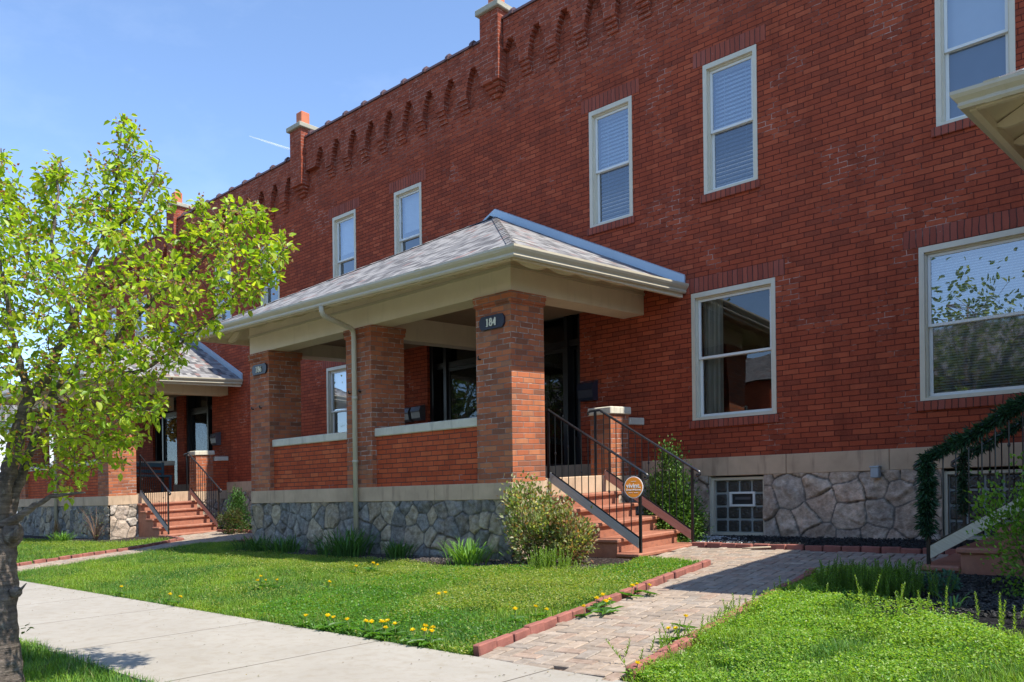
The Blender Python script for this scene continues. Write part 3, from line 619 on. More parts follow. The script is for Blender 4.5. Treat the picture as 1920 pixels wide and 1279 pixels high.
# windows
def ring(m_, x0, x1, z0, z1, t, y0, y1, tb=None, tt=None):
    tb = tb or t; tt = tt or t
    m_.box(x0, x0 + t, y0, y1, z0, z1); m_.box(x1 - t, x1, y0, y1, z0, z1); m_.box(x0 + t, x1 - t, y0, y1, z1 - tt, z1); m_.box(x0 + t, x1 - t, y0, y1, z0, z0 + tb)
def window(x0, wd, z0, z1, kind):
    x1 = x0 + wd; m_ = MB(); ring(m_, x0, x1, z0, z1, 0.055, YF - 0.012, YF + 0.10, 0.03, 0.065); ring(m_, x0 + 0.055, x1 - 0.055, z0 + 0.03, z1 - 0.065, 0.018, YF + 0.03, YF + 0.13)
    fr = m_.build('window', M['wframe'], house)
    a, b, c, d = x0 + 0.075, x1 - 0.075, z0 + 0.05, z1 - 0.085; mid = (c + d) / 2 + (0.0 if kind in 'AB' else -0.02)
    if kind in 'AB': mid = c + (d - c) * 0.5
    s1 = MB(); ring(s1, a, b, mid - 0.015, d, 0.032, YF + 0.055, YF + 0.085); s1.build('upper_sash', M['sash'], fr)
    s2 = MB(); ring(s2, a, b, c, mid + 0.018, 0.036, YF + 0.09, YF + 0.125); s2.build('lower_sash', M['sash'], fr)
    gl = MB(); gl.add([(a + 0.03, YF + 0.07, mid + 0.015), (b - 0.03, YF + 0.07, mid + 0.015), (b - 0.03, YF + 0.07, d - 0.03), (a + 0.03, YF + 0.07, d - 0.03)], [(0, 1, 2, 3)])
    gl.build('glass', M['dglass'] if kind in 'A' else M['glass'], fr, fix=False)
    gl = MB(); gl.add([(a + 0.03, YF + 0.105, c + 0.03), (b - 0.03, YF + 0.105, c + 0.03), (b - 0.03, YF + 0.105, mid - 0.012), (a + 0.03, YF + 0.105, mid - 0.012)], [(0, 1, 2, 3)])
    gl.build('glass', M['dglass'] if kind == 'A' else M['screen'], fr, fix=False)
    if kind in 'CDB':
        s = MB(); z = d - 0.03; st = 0.056 if kind != 'B' else 0.03
        while z > c + 0.02:
            h = 0.0205 if kind != 'B' else 0.0115
            s.add([(a + 0.01, YF + 0.165, z - h), (b - 0.01, YF + 0.165, z - h), (b - 0.01, YF + 0.185, z + h), (a + 0.01, YF + 0.185, z + h)], [(0, 1, 2, 3)]); z -= st
        for q in (0.25, 0.75): s.tube([(a + (b - a) * q, YF + 0.16, c), (a + (b - a) * q, YF + 0.16, d)], 0.0025, 4)
        s.box(a, b, YF + 0.15, YF + 0.2, d - 0.02, d + 0.03); s.build('blind', M['blind'], fr, fix=False)
    elif kind in 'EFG':
        lo = c if kind == 'E' else (mid + 0.16 if kind == 'F' else c + 0.55)
        s = MB(); s.box(a + 0.005, b - 0.005, YF + 0.17, YF + 0.174, lo, d + 0.02); s.box(a + 0.005, b - 0.005, YF + 0.165, YF + 0.185, lo, lo + 0.025); s.build('shade', M['shade'], fr)
    if kind == 'A':
        v = []; f = []
        for side in (0,):
            n = 60
            for i in range(n + 1):
                t = i / n; xx = a - 0.02 + 0.30 * t; yy = YF + 0.22 + 0.022 * math.sin(t * 34) + 0.012 * math.sin(t * 61)
                v += [(xx - 0.02 * math.sin(t * 3), yy, c - 0.1), (xx, yy, d + 0.1)]
                if i: k = 2 * i; f.append((k - 2, k, k + 1, k - 1))
        build_np('curtain', v, f, M['curtain'], fr, smooth=True)
        s = MB(); s.box(-5.25, -4.95, YF + 1.6, YF + 2.2, 1.05, 1.55); s.build('armchair_back', flat('armchair_cloth', (0.32, 0.12, 0.07), 0.9), fr)
    # sill and soldier-course lintel
    s = MB(); zz = z0 - 0.02
    s.bbox(x0 - 0.05, x1 + 0.03, YF - 0.035, YF + 0.1, zz - 0.095, zz + 0.012, 0.006); s.build('sill', M['soldier'], house)
    s = MB(); s.box(x0 - 0.15 - (0.02 if wd > 1 else 0), x1 + 0.13, YF - 0.006, YF + 0.09, z1 + 0.012, z1 + 0.212); s.build('lintel', M['soldier'], house)
for x, k in W2: window(x, 0.785, 4.17, 5.93, k)
for x, w_, k in W1: window(x, w_, 1.10, 2.85, k)
# glass block basement windows
def blockwin(x0, x1, z0, z1, vent):
    m_ = MB(); ring(m_, x0, x1, z0, z1, 0.035, YF + 0.02, YF + 0.12); m_.box(x0 - 0.012, x0, YF - 0.02, YF + 0.14, z0 - 0.03, z1 + 0.02); m_.box(x1, x1 + 0.012, YF - 0.02, YF + 0.14, z0 - 0.03, z1 + 0.02); fr = m_.build('basement_window', M['wframe'], house)
    m_ = MB(); a, b, c, d = x0 + 0.035, x1 - 0.035, z0 + 0.035, z1 - 0.035; nx_ = 4
    mort = MB(); mort.box(a, b, YF + 0.075, YF + 0.1, c, d); mort.build('block_mortar', flat('block_joint', (0.33, 0.35, 0.33), 0.8), fr)
    gm, t_, b_ = newmat('glass_block') ; b_.inputs['Base Color'].default_value = (0.055, 0.052, 0.045, 1); b_.inputs['Roughness'].default_value = 0.12
    g = N(t_); g.put(b_.inputs['Normal'], g.bump(g.noise(g.geo().outputs['Position'], 26, 3, 0.5), 0.9, 0.02))
    for i in range(nx_):
        for j in range(nx_):
            if vent and i in (1, 2) and j == 2: continue
            X0, X1 = a + (b - a) * i / 4 + 0.014, a + (b - a) * (i + 1) / 4 - 0.014; Z_0, Z1 = c + (d - c) * j / 4 + 0.014, c + (d - c) * (j + 1) / 4 - 0.014
            m_.bbox(X0, X1, YF + 0.055, YF + 0.09, Z_0, Z1, 0.012)
    m_.build('glass_blocks', gm, fr)
    if vent:
        m_ = MB(); ring(m_, -5.495, -5.13, -0.09, 0.105, 0.028, YF + 0.03, YF + 0.08); v_ = m_.build('vent_frame', M['sash'], fr)
        m_ = MB(); m_.box(-5.467, -5.158, YF + 0.06, YF + 0.075, -0.062, 0.077); m_.build('vent_flap', M['door'], v_)
        m_ = MB(); m_.box(-5.42, -5.2, YF + 0.05, YF + 0.058, 0.0, 0.035); m_.build('vent_slot', M['mailgrey'], v_)
blockwin(*BW[0], True); blockwin(*BW[1], False)
# recessed entries with door and sidelight
def entry(x0, x1, dr, wreath=False, lit=0.0):
    z0, z1 = 0.36, 3.05; y = YF + 0.23; m_ = MB(); ring(m_, x0, x1, z0, z1, 0.09, YF + 0.06, YF + 0.30, 0.05, 0.07)
    if dr > 0: d0, d1, s0, s1 = x0 + 0.09, x0 + 1.03, x0 + 1.10, x1 - 0.09
    else: d0, d1, s0, s1 = x1 - 1.03, x1 - 0.09, x0 + 0.09, x1 - 1.10
    m_.box(min(d1, s1) if dr < 0 else d1, (d0 if dr < 0 else s0), YF + 0.10, YF + 0.30, z0, z1 - 0.07) if dr > 0 else m_.box(s1, d0, YF + 0.10, YF + 0.30, z0, z1 - 0.07)
    m_.box(x0 + 0.09, x1 - 0.09, YF + 0.14, YF + 0.29, 2.46, 2.56); fr = m_.build('door_frame', M['black'], house)
    m_ = MB(); m_.box(d0 + 0.01, d1 - 0.01, y, y + 0.045, z0 + 0.05, 2.45)
    gx = (d0 + d1) / 2; 
    for (a, b, c, d) in ((d0 + 0.1, gx - 0.09, 0.55, 1.15), (gx + 0.09, d1 - 0.1, 0.55, 1.15), (d0 + 0.1, gx - 0.11, 1.35, 2.3), (gx + 0.11, d1 - 0.1, 1.35, 2.3)): ring(m_, a, b, c, d, 0.03, y - 0.014, y)
    ring(m_, gx - 0.085, gx + 0.085, 1.35, 2.1, 0.025, y - 0.02, y); dd = m_.build('door', M['door'], fr)
    m_ = MB(); m_.box(gx - 0.06, gx + 0.06, y - 0.012, y - 0.004, 1.375, 2.075); m_.build('door_glass', M['leaded'], dd)
    m_ = MB(); hx = d1 - 0.07 if dr > 0 else d0 + 0.07
    m_.tube([(hx, y - 0.0, 1.52), (hx, y - 0.05, 1.52)], 0.022, 8); m_.ball((hx, y - 0.06, 1.37), 0.028); m_.box(hx - 0.02, hx + 0.02, y - 0.015, y, 1.2, 1.45); m_.build('door_handle', M['brass'], dd)
    m_ = MB(); ring(m_, d0 + 0.0, d1, z0 + 0.05, 2.45, 0.06, y - 0.09, y - 0.06, 0.2); st = m_.build('storm_door', M['black'], fr)
    m_ = MB(); m_.box(d0 + 0.06, d1 - 0.06, y - 0.078, y - 0.074, z0 + 0.25, 2.39); m_.build('storm_glass', M['sglass'], st)
    m_ = MB(); m_.box(s0, s1, y, y + 0.03, z0 + 0.05, 1.0); ring(m_, s0, s1, 1.0, 2.45, 0.03, y, y + 0.03); sl = m_.build('sidelight', M['black'], fr)
    m_ = MB(); m_.add([(s0 + .03, y + .012, 1.03), (s1 - .03, y + .012, 1.03), (s1 - .03, y + .012, 2.42), (s0 + .03, y + .012, 2.42)], [(0, 1, 2, 3)]); m_.build('sidelight_glass', M['sglass'], sl, fix=False)
    m_ = MB(); m_.box(s0 + .03, s1 - .03, y + .05, y + .055, 1.03, 2.42); m_.build('sidelight_curtain', M['greycloth'], sl)
    m_ = MB(); m_.add([(x0 + .12, y + .01, 2.56), (x1 - .12, y + .01, 2.56), (x1 - .12, y + .01, 2.98), (x0 + .12, y + .01, 2.98)], [(0, 1, 2, 3)]); m_.build('transom_glass', M['dglass'], fr, fix=False)
M['greycloth'] = flat('grey_net_curtain', (0.17, 0.19, 0.21), 0.9)
M['leaded'] = attr_mat('leaded_glass', 0.3, 0, 0, 0)
mm_, tt_, bb_ = newmat('leaded_door_glass'); gg = N(tt_); gg.put(bb_.inputs['Base Color'], gg.mix(gg.mr(gg.noise(gg.geo().outputs['Position'], 45, 3), 0.4, 0.6), (0.10, 0.10, 0.09), (0.5, 0.47, 0.4))); bb_.inputs['Roughness'].default_value = 0.2
M['leaded'] = mm_
for a, b, d_ in ENT: entry(a, b, d_)

# ================================================================ PORCHES
def porch(cx, label):
    P = thing('porch', (cx, YP, gz(YP)), label, 'porch', 'brick porches along the row')
    xl, xr = cx - 3.02, cx + 3.02
    # rubble base
    relief('rubble_base', 'x', xl, xr, -0.86, 0.036, YP + 0.03, -1, P, 5, True, 'grey', size=0.33)
    relief('rubble_base', 'y', YP + 0.02, YF, -0.86, 0.036, xr - 0.03, 1, P, 6, True, 'tan', size=0.33)
    relief('rubble_base', 'y', YP + 0.02, YF, -0.86, 0.036, xl + 0.03, -1, P, 7, True, 'tan', size=0.33, res=0.03)
    m = MB(); m.box(xl + 0.05, xr - 0.05, YP + 0.07, YF - 0.02, -0.9, 0.03); m.build('foundation_core', M['dark'], P, True)
    # limestone band
    m = MB(); js = [xl, xl + 0.62, cx - 0.3, cx + 1.62, xr - 0.68, xr]
    for i, (a, b) in enumerate(zip(js[:-1], js[1:])):
        last = i == len(js) - 2; m.bbox(a + (0.002 if i else 0), b - (0 if last else 0.002), YP - 0.012, YP + 0.63, 0.035, 0.24, 0.006)
    for sx, x0, x1 in ((1, xr - 0.45, xr), (-1, xl, xl + 0.45)):
        m.bbox(x0, x1, YP + 0.632, YP + 1.92, 0.035, 0.262, 0.006); m.bbox(x0, x1, YP + 1.924, YF - 0.01, 0.035, 0.24, 0.006)
    m.build('limestone_band', M['lime'], P, True)
    m = MB(); m.box(xl + 0.46, xr - 0.46, YP + 0.635, YF - 0.01, 0.2, 0.25); m.build('porch_floor', flat('porch_floor_concrete', (0.3, 0.29, 0.27), 0.8), P, True)
    # brick columns with a corbelled cap course
    for k, x0 in enumerate((xl, cx - 0.30, xr - 0.60)):
        m = MB(); m.box(x0, x0 + 0.60, YP, YP + 0.60, 0.24, 2.36); m.box(x0 - 0.0, x0 + 0.60, YP + 0.0, YP + 0.60, 2.36, 2.42)
        m.box(x0 - 0.018, x0 + 0.618, YP - 0.018, YP + 0.618, 2.42, 2.485); m.box(x0 - 0.026, x0 + 0.626, YP - 0.026, YP + 0.626, 2.485, 2.545)
        cm = m.build('column', M['pbrick'], P, True)
        for (hx, hz) in ((x0 + 0.07, 1.78),) if k == 2 else ((x0 + 0.10, 1.62), (x0 + 0.35, 1.62)):
            m = MB(); m.tube([(hx, YP + 0.01, hz), (hx, YP - 0.03, hz), (hx + 0.005, YP - 0.045, hz + 0.015), (hx, YP - 0.03, hz + 0.04)], [0.012, 0.011, 0.010, 0.008], 6); m.build('hook', M['iron'], cm, True)
    # parapet walls
    for a, b in ((xl + 0.60, cx - 0.30), (cx + 0.30, xr - 0.60)):
        m = MB(); m.box(a, b, YP + 0.075, YP + 0.30, 0.24, 0.955); m.build('parapet_wall', M['wbrick'], P, True)
        m = MB(); m.bbox(a - 0.005, b + 0.003, YP + 0.04, YP + 0.34, 0.955, 1.075, 0.012); m.build('coping_stone', M['cap'], P, True)
    m = MB(); m.box(cx - 0.10, cx + 0.12, YP + 0.60, YF - 0.01, 0.25, 0.955); m.build('dividing_wall', M['wbrick'], P, True)
    m = MB(); m.bbox(cx - 0.14, cx + 0.16, YP + 0.60, YF - 0.01, 0.955, 1.075, 0.012); m.build('coping_stone', M['cap'], P, True)
    for s in (1, -1):
        xo = xr if s > 0 else xl
        m = MB(); m.box(xo - s * 0.36, xo - s * 0.01, YP + 2.0, YP + 2.43, 0.25, 1.10); m.build('pier', M['pbrick'], P, True)
        m = MB(); m.bbox(xo - s * 0.39, xo + s * 0.02, YP + 1.97, YP + 2.46, 1.10, 1.205, 0.012); m.build('pier_cap', M['cap'], P, True)
        m = MB(); m.box(xo - s * 0.28, xo - s * 0.05, YP + 2.43, YF - 0.01, 0.24, 0.955); m.build('side_wall', M['wbrick'], P, True)
        m = MB(); m.bbox(xo - s * 0.32, xo - s * 0.01, YP + 2.47, YF - 0.01, 0.955, 1.06, 0.01); m.build('coping_stone', M['cap'], P, True)
    # beams
    m = MB(); B0, B1, B2 = 2.548, 2.825, 2.86
    m.box(xl, xr, YP + 0.0, YP + 0.36, B0, B1); m.box(xr - 0.36, xr, YP + 0.362, YF - 0.01, B0, B1); m.box(xl, xl + 0.36, YP + 0.362, YF - 0.01, B0, B1)
    m.box(cx - 0.12, cx + 0.12, YP + 0.362, YF - 0.01, 2.42, B1 - 0.01)
    bmn = m.build('beam', M['trim'], P, True)
    m = MB()
    def band3(z0, z1, o):
        m.box(xl - o, xr + o, YP - o, YP - o + 0.04, z0, z1); m.box(xr + o - 0.04, xr + o, YP - o + 0.041, YF - 0.01, z0, z1); m.box(xl - o, xl - o + 0.04, YP - o + 0.041, YF - 0.01, z0, z1)
    band3(B1 + 0.001, B2, 0.02); m.build('trim_moulding', M['gutter'], P, True)
    m = MB(); band3(B2 + 0.001, 3.17, 0.004); m.build('frieze_board', M['trim'], P, True)
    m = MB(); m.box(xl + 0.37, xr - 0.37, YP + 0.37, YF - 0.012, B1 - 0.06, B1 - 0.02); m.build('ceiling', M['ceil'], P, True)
    # roof: half pyramid against the wall
    ov = 0.66; exl, exr, ey = xl - ov, xr + ov, YP - ov; zr, zl = 2.78, 2.92; ap = (cx + 0.06, YF, 4.79 - SG * (YF - YP)); wz = 0.05
    m = MB()
    def slab(dz, ins):
        return [(exl + ins, ey + ins, zl + dz), (exr - ins, ey + ins, zr + dz), (exr - ins, YF - 0.005, zr + 0.0 + dz + 0.05), (ap[0], YF - 0.005, ap[2] + dz), (exl + ins, YF - 0.005, zl + dz + 0.05)]
    t_, b_ = slab(0.035, -0.02), slab(0.0, -0.02)
    m.add(t_ + b_, [(0, 1, 3), (1, 2, 3), (0, 3, 4), (5, 8, 6), (6, 8, 7), (5, 9, 8), (0, 5, 6, 1), (1, 6, 7, 2), (4, 9, 5, 0)]); rfo = m.build('roof', M['shingle'], P, True)
    m = MB(); t_ = slab(-0.045, 0.03); m.add(t_, [(0, 3, 1), (1, 3, 2), (0, 4, 3)]); m.build('soffit', M['trim'], P, True, fix=False)
    # ridge caps over the hips
    m = MB()
    for c0 in (t0 for t0 in (((exr + 0.02, ey - 0.02, zr + 0.04)), ((exl - 0.02, ey - 0.02, zl + 0.04)))):
        a = Vector(c0); b = Vector((ap[0], YF - 0.02, ap[2] + 0.04)); n = 22
        for i in range(n):
            p, q = a.lerp(b, i / n), a.lerp(b, (i + 1.15) / n); sd_ = Vector((0.075 if c0[0] > cx else -0.075, 0.0, 0)); e1 = Vector((0.085 * (1 if c0[0] > cx else -1), 0.0, -0.040)); e2 = Vector((-0.0, -0.085, -0.046))
            up_ = Vector((0, 0, 0.010 if i % 2 else 0.012)); q2 = q + Vector((0, 0, -0.008))
            m.add([p + up_, p + e1 + up_, q2 + e1 + up_, q2 + up_, p + e2 + up_, q2 + e2 + up_], [(0, 1, 2, 3), (0, 3, 5, 4)])
    m.build('hip_caps', M['shingle'], rfo, True, fix=False)
    # galvanised step flashing up the wall
    m = MB()
    for (x0, z0_), sx in (((exr + 0.03, zr + 0.07), 1), ((exl - 0.03, zl + 0.07), -1)):
        a = Vector((x0, 0, z0_)); b = Vector((ap[0], 0, ap[2] + 0.03)); hh = 0.135
        n = 3
        for i in range(n):
            p, q = a.lerp(b, i / n), a.lerp(b, (i + 1) / n); yy = YF - 0.03 - 0.003 * (i % 2)
            p0 = p - (q - p) * (0.01 if i else 0)
            m.add([(p0.x, yy, p0.z), (q.x, yy, q.z), (q.x, yy, q.z + hh), (p0.x, yy, p0.z + hh), (p0.x, yy - 0.11, p0.z - 0.0 + 0.005), (q.x, yy - 0.11, q.z + 0.005), (p0.x, YF - 0.002, p0.z + hh + 0.012), (q.x, YF - 0.002, q.z + hh + 0.012)],
                  [(0, 1, 2, 3), (4, 5, 1, 0), (3, 2, 7, 6)])
        m.add([(x0, YF - 0.03, z0_), (x0, YF, z0_), (x0, YF, z0_ + hh), (x0, YF - 0.03, z0_ + hh)], [(0, 1, 2, 3)])
    m.build('flashing', M['flash'], rfo, True, fix=False)
    # K gutter round the three eaves
    prof = [(-0.02, 0.03), (-0.02, -0.085), (0.045, -0.09), (0.06, -0.07), (0.055, -0.045), (0.085, -0.015), (0.10, 0.01), (0.10, 0.035), (0.088, 0.035), (0.086, 0.005), (0.045, -0.03), (0.0, -0.06), (-0.008, 0.03)]
    V = []; n = len(prof)
    for (o_, z_) in prof:
        V += [(exl - o_, YF - 0.03, zl + z_ + 0.04), (exl - o_, ey - o_, zl + z_), (exr + o_, ey - o_, zr + z_), (exr + o_, YF - 0.03, zr + z_ + 0.04)]
    Fg = [(4 * i + k, 4 * ((i + 1) % n) + k, 4 * ((i + 1) % n) + k + 1, 4 * i + k + 1) for i in range(n) for k in range(3)] + [tuple(4 * i for i in range(n)), tuple(4 * i + 3 for i in range(n))]
    m = MB(); m.add(V, Fg)
    for px_ in (exr - 0.17, exl + 0.17, cx - 0.3, cx + 2.2): # joint straps
        zz = zr + (zl - zr) * (exr - px_) / (exr - exl); m.prism([(ey - 0.104, zz + 0.04), (ey - 0.088, zz - 0.015), (ey - 0.058, zz - 0.045), (ey - 0.064, zz - 0.072), (ey - 0.045, zz - 0.095), (ey - 0.02, zz - 0.09), (ey - 0.02, zz)], 'x', px_ - 0.05, px_ + 0.05)
    m.prism([(ey + 0.6, zr + 0.02)] * 3, 'x', 0, 0) if False else None
    m.build('gutter', M['gutter'], P, True)
    # scalloped rafter tails
    def tail(m, p, d, L, ztop, slope):
        pr = []
        for i in range(0, 11): t = i / 10; pr.append((t * L, ztop + slope * t * L - 0.02 - 0.115 * math.sin(math.pi * min(1, t * 1.0)) ** 0.7))
        pr = [(0, ztop)] + pr + [(L, ztop + slope * L)]
        V = []
        for sgn in (-1, 1):
            for (s_, z_) in pr: V.append((p[0] + d[0] * s_ + d[1] * sgn * 0.025, p[1] + d[1] * s_ + d[0] * sgn * 0.025, z_))
        n = len(pr); m.add(V, [tuple(range(n)), tuple(range(2 * n - 1, n - 1, -1))] + [(i, (i + 1) % n, n + (i + 1) % n, n + i) for i in range(n)])
    L = ov - 0.06
    for i in range(12):
        x = exl + 0.55 + i * (exr - exl - 1.1) / 11; m = MB(); zz = zr + (zl - zr) * (exr - x) / (exr - exl)
        tail(m, (x, ey + 0.04), (0, 1), L, zz - 0.05, 0.56); m.build('rafter_tail', M['trim'], P, True)
    for i in range(6):
        y = ey + 0.62 + i * 0.55
        for s, e, zz in ((1, exr, zr), (-1, exl, zl)):
            m = MB(); tail(m, (e - s * 0.04, y), (-s, 0), L, zz - 0.05 + 0.01 * i, 0.5); m.build('rafter_tail', M['trim'], P, True)
    for s, e, zz in ((1, exr, zr), (-1, exl, zl)):
        m = MB(); m.box(e - s * 0.0, e - s * 0.045, ey + 0.03, YF - 0.03, zz - 0.10, zz - 0.01); m.build('fascia_board', M['trim'], P, True)
    m = MB(); m.prism([(exl + 0.05, zl - 0.10), (exr - 0.05, zr - 0.10), (exr - 0.05, zr - 0.01), (exl + 0.05, zl - 0.01)], 'y', ey + 0.0, ey + 0.045); m.build('fascia_board', M['trim'], P, True)
    # downspout beside the middle column
    dx = cx - 0.02; m = MB(); zz = zr + 0.08
    zz = zr + (zl - zr) * 0.48
    pts = [(cx + 0.12, ey - 0.04, zz - 0.08), (cx + 0.12, ey - 0.04, zz - 0.15), (cx + 0.115, ey - 0.02, zz - 0.19), (cx + 0.10, ey + 0.04, zz - 0.22), (cx + 0.0, YP - 0.13, 2.535), (dx, YP - 0.075, 2.50), (dx, YP - 0.06, 2.43), (dx, YP - 0.06, -0.66)]
    m.tube(pts, 0.036, 10); m.tube([(dx, YP - 0.06, 1.50), (dx, YP - 0.06, 1.56)], 0.042, 10); m.tube([(dx, YP - 0.06, 0.60), (dx, YP - 0.06, 0.64)], 0.041, 10)
    dsp = m.build('downspout', M['gutter'], P, True)
    return P
p1 = porch(-9.82, 'nearest brick porch with grey shingled hip roof, house number plaques and rubble stone base')
p2 = copy_tree(p1, None, (-12.04, 0, 0)); p2['label'] = 'farther brick porch behind the leafy tree, its lower roof slope partly in shadow'
p0 = copy_tree(p1, None, (11.84, 0, 0)); p0['label'] = 'porch at the right edge of the photo, only its gutter corner showing'

# ================================================================ STAIRS AND HANDRAILS
def stairs(xc, s, label, group='red painted concrete stairs'):
    T = thing('stairs', (xc + s * 0.7, 8.65, gz(8.6) - 0.05), label, 'stairs', group)
    nose = [(0.19, 0.04), (0.46, -0.125), (0.79, -0.295), (1.10, -0.473), (1.39, -0.635)]; prev = 0.005
    for i, (o_, z_) in enumerate(nose):
        m = MB(); m.bbox(xc + s * prev, xc + s * o_, 7.93, 9.30, z_ - 0.05, z_, 0.012)
        m.box(xc + s * prev, xc + s * (o_ - 0.035), 7.96, 9.27, -0.95, z_ - 0.05)
        m.build('step', M['step'], T, True); prev = o_ - 0.035 + 0.002
    return T
stairs(-6.80, 1, 'sunlit red concrete stairs of the nearest porch, behind the orange yard sign')
stairs(-12.84, -1, 'red concrete stairs at the left end of the nearest porch, hidden behind its corner')
stairs(-18.84, 1, 'sunlit red concrete stairs leading up to the farther porch behind the tree')
stairs(-1.02, -1, 'shaded dark red stairs at the right edge of the photo')
rails = []
def handrail(xc, s, y, board, label, curl=True, thick=1.0):
    T = thing('handrail', (xc + s * 1.35, y, -0.6), label, 'handrail', 'black iron stair handrails')
    X = lambda o_: xc + s * o_
    a, b = (-0.05, 1.135), (1.44, 0.262); sl = (b[1] - a[1]) / (b[0] - a[0])
    ztop = lambda o_: a[1] + sl * (o_ - a[0])
    base0, base1 = (0.02, 0.34), (1.335, -0.455); bs = (base1[1] - base0[1]) / (base1[0] - base0[0]); zb = lambda o_: base0[1] + bs * (o_ - base0[0])
    pts = [(X(-0.28), y, 1.10), (X(-0.29), y, 1.125), (X(-0.25), y, 1.15), (X(-0.08), y, 1.155)] if curl else []
    m = MB(); m.tube(pts + [(X(a[0]), y, a[1]), (X(b[0] - 0.03), y, b[1] + 0.02), (X(b[0] + 0.01), y, b[1] - 0.005), (X(b[0] + 0.015), y, b[1] - 0.035), (X(b[0] - 0.015), y, b[1] - 0.05), (X(b[0] - 0.035), y, b[1] - 0.035)], 0.017 * thick, 8)
    m.build('rail', M['ironrail'], T, True)
    for o_, z0_ in ((-0.16 if curl else -0.03, 0.26), (1.345, -0.78)):
        m = MB(); m.box(X(o_) - 0.014, X(o_) + 0.014, y - 0.014, y + 0.014, z0_, (1.14 if o_ < 0 else ztop(o_) - 0.005)); m.build('post', M['iron'], T, True)
    m = MB(); m.tube([(X(base0[0]), y, base0[1] - 0.01), (X(base1[0]), y, base1[1] - 0.01)], 0.010, 4, smooth=False); m.build('bottom_bar', M['iron'], T, True)
    n = 13
    for i in range(n):
        o_ = -0.05 + 1.34 * i / n + 0.03
        m = MB(); z1 = ztop(o_) - 0.005; z0_ = zb(o_) if o_ > 0.02 else 0.28
        m.tube([(X(o_), y, z0_), (X(o_), y, z1)], 0.0065, 5, smooth=False)
        if i % 2: m.ball((X(o_), y, z0_ + (z1 - z0_) * (0.36 if i % 4 == 1 else 0.62)), 0.014, 8, 1.5)
        m.build('baluster', M['iron'], T, True)
    if board:
        m = MB(); h = 0.115; dy = 0.02
        m.prism([(X(0.0 if s > 0 else 0.0), zb(0.0) - 0.018), (X(1.325), zb(1.325) - 0.018), (X(1.325), zb(1.325) - 0.018 - h), (X(0.0), zb(0.0) - 0.018 - h)], 'y', y - dy, y + dy); m.build('base_board', M[board], T, True)
    return T
handrail(-6.80, 1, 8.03, 'wood_grey', 'black iron handrail in front on the nearest porch stairs, above a grey weathered board', curl=False)
handrail(-6.80, 1, 9.18, 'wood_pink', 'rear black iron handrail of the nearest porch stairs, beside the capped pier')
handrail(-18.84, 1, 8.03, 'wood_grey', 'black iron handrail in front on the farther porch stairs, partly behind tree leaves', curl=False)
handrail(-18.84, 1, 9.18, 'wood_pink', 'black iron handrail at the back of the farther porch stairs, above a pinkish board')
handrail(-12.84, -1, 9.18, 'wood_pink', 'black iron handrail peeking out left of the numbered corner column')
rg1 = handrail(-1.02, -1, 8.03, 'wood_pale', 'black iron handrail wrapped in garland above a pale pine board, right edge of the photo')
rg2 = handrail(-1.02, -1, 9.18, None, 'black iron handrail behind the garlanded one, nearest the brick wall at the right edge')
#@@PART3
# ================================================================ SMALL THINGS ON THE HOUSE
DY = [0]
def stroke(m, pts, w_, y0, y1):
    """one brush stroke as a single ribbon of varying width (thin when horizontal, thick when upright)"""
    DY[0] = (DY[0] + 1) % 7; y0 -= 0.0006 * DY[0]; closed = math.hypot(pts[0][0] - pts[-1][0], pts[0][1] - pts[-1][1]) < 1e-6; n = len(pts); A = []; B = []
    for i in range(n):
        a = pts[i - 1] if i else (pts[-2] if closed else pts[0]); b = pts[i + 1] if i < n - 1 else (pts[1] if closed else pts[-1])
        dx, dz = b[0] - a[0], b[1] - a[1]; L = math.hypot(dx, dz) or 1; ww = (w_[0] + (w_[1] - w_[0]) * abs(dz / L)) / 2
        A.append((pts[i][0] - dz / L * ww, y0, pts[i][1] + dx / L * ww)); B.append((pts[i][0] + dz / L * ww, y0, pts[i][1] - dx / L * ww))
    C_ = [(p[0], y1, p[2]) for p in A]; D_ = [(p[0], y1, p[2]) for p in B]
    m.add(A + B + C_ + D_, [f for i in range(n - 1) for f in ((i, i + 1, n + i + 1, n + i), (i, 2 * n + i, 2 * n + i + 1, i + 1), (n + i, n + i + 1, 3 * n + i + 1, 3 * n + i))])
def arc(cx, cz, rx, rz, a0, a1, n=14): return [(cx + rx * math.cos(math.radians(a0 + (a1 - a0) * i / n)), cz + rz * math.sin(math.radians(a0 + (a1 - a0) * i / n))) for i in range(n + 1)]
def digit(m, d, x, z, h, y0, y1):
    w_ = (h * 0.10, h * 0.17); k = h
    def S(p): stroke(m, [(x + a * k, z + b * k) for a, b in p], w_, y0, y1)
    if d == '1': S([(0.27, 0.0), (0.27, 1.0)]); S([(0.27, 0.97), (0.12, 0.84)]); S([(0.10, 0.02), (0.44, 0.02)])
    if d == '8': S(arc(0.27, 0.76, 0.17, 0.22, 0, 360, 20)); S(arc(0.27, 0.28, 0.22, 0.27, 0, 360, 20))
    if d == '4': S([(0.40, 0.0), (0.40, 1.0)]); S([(0.40, 1.0), (0.02, 0.32)]); S([(0.0, 0.30), (0.56, 0.30)]); S([(0.26, 0.02), (0.54, 0.02)])
    if d == '6': S(arc(0.27, 0.30, 0.21, 0.29, 0, 360, 20)); S([(0.06, 0.34), (0.10, 0.62), (0.22, 0.86), (0.40, 1.0)])
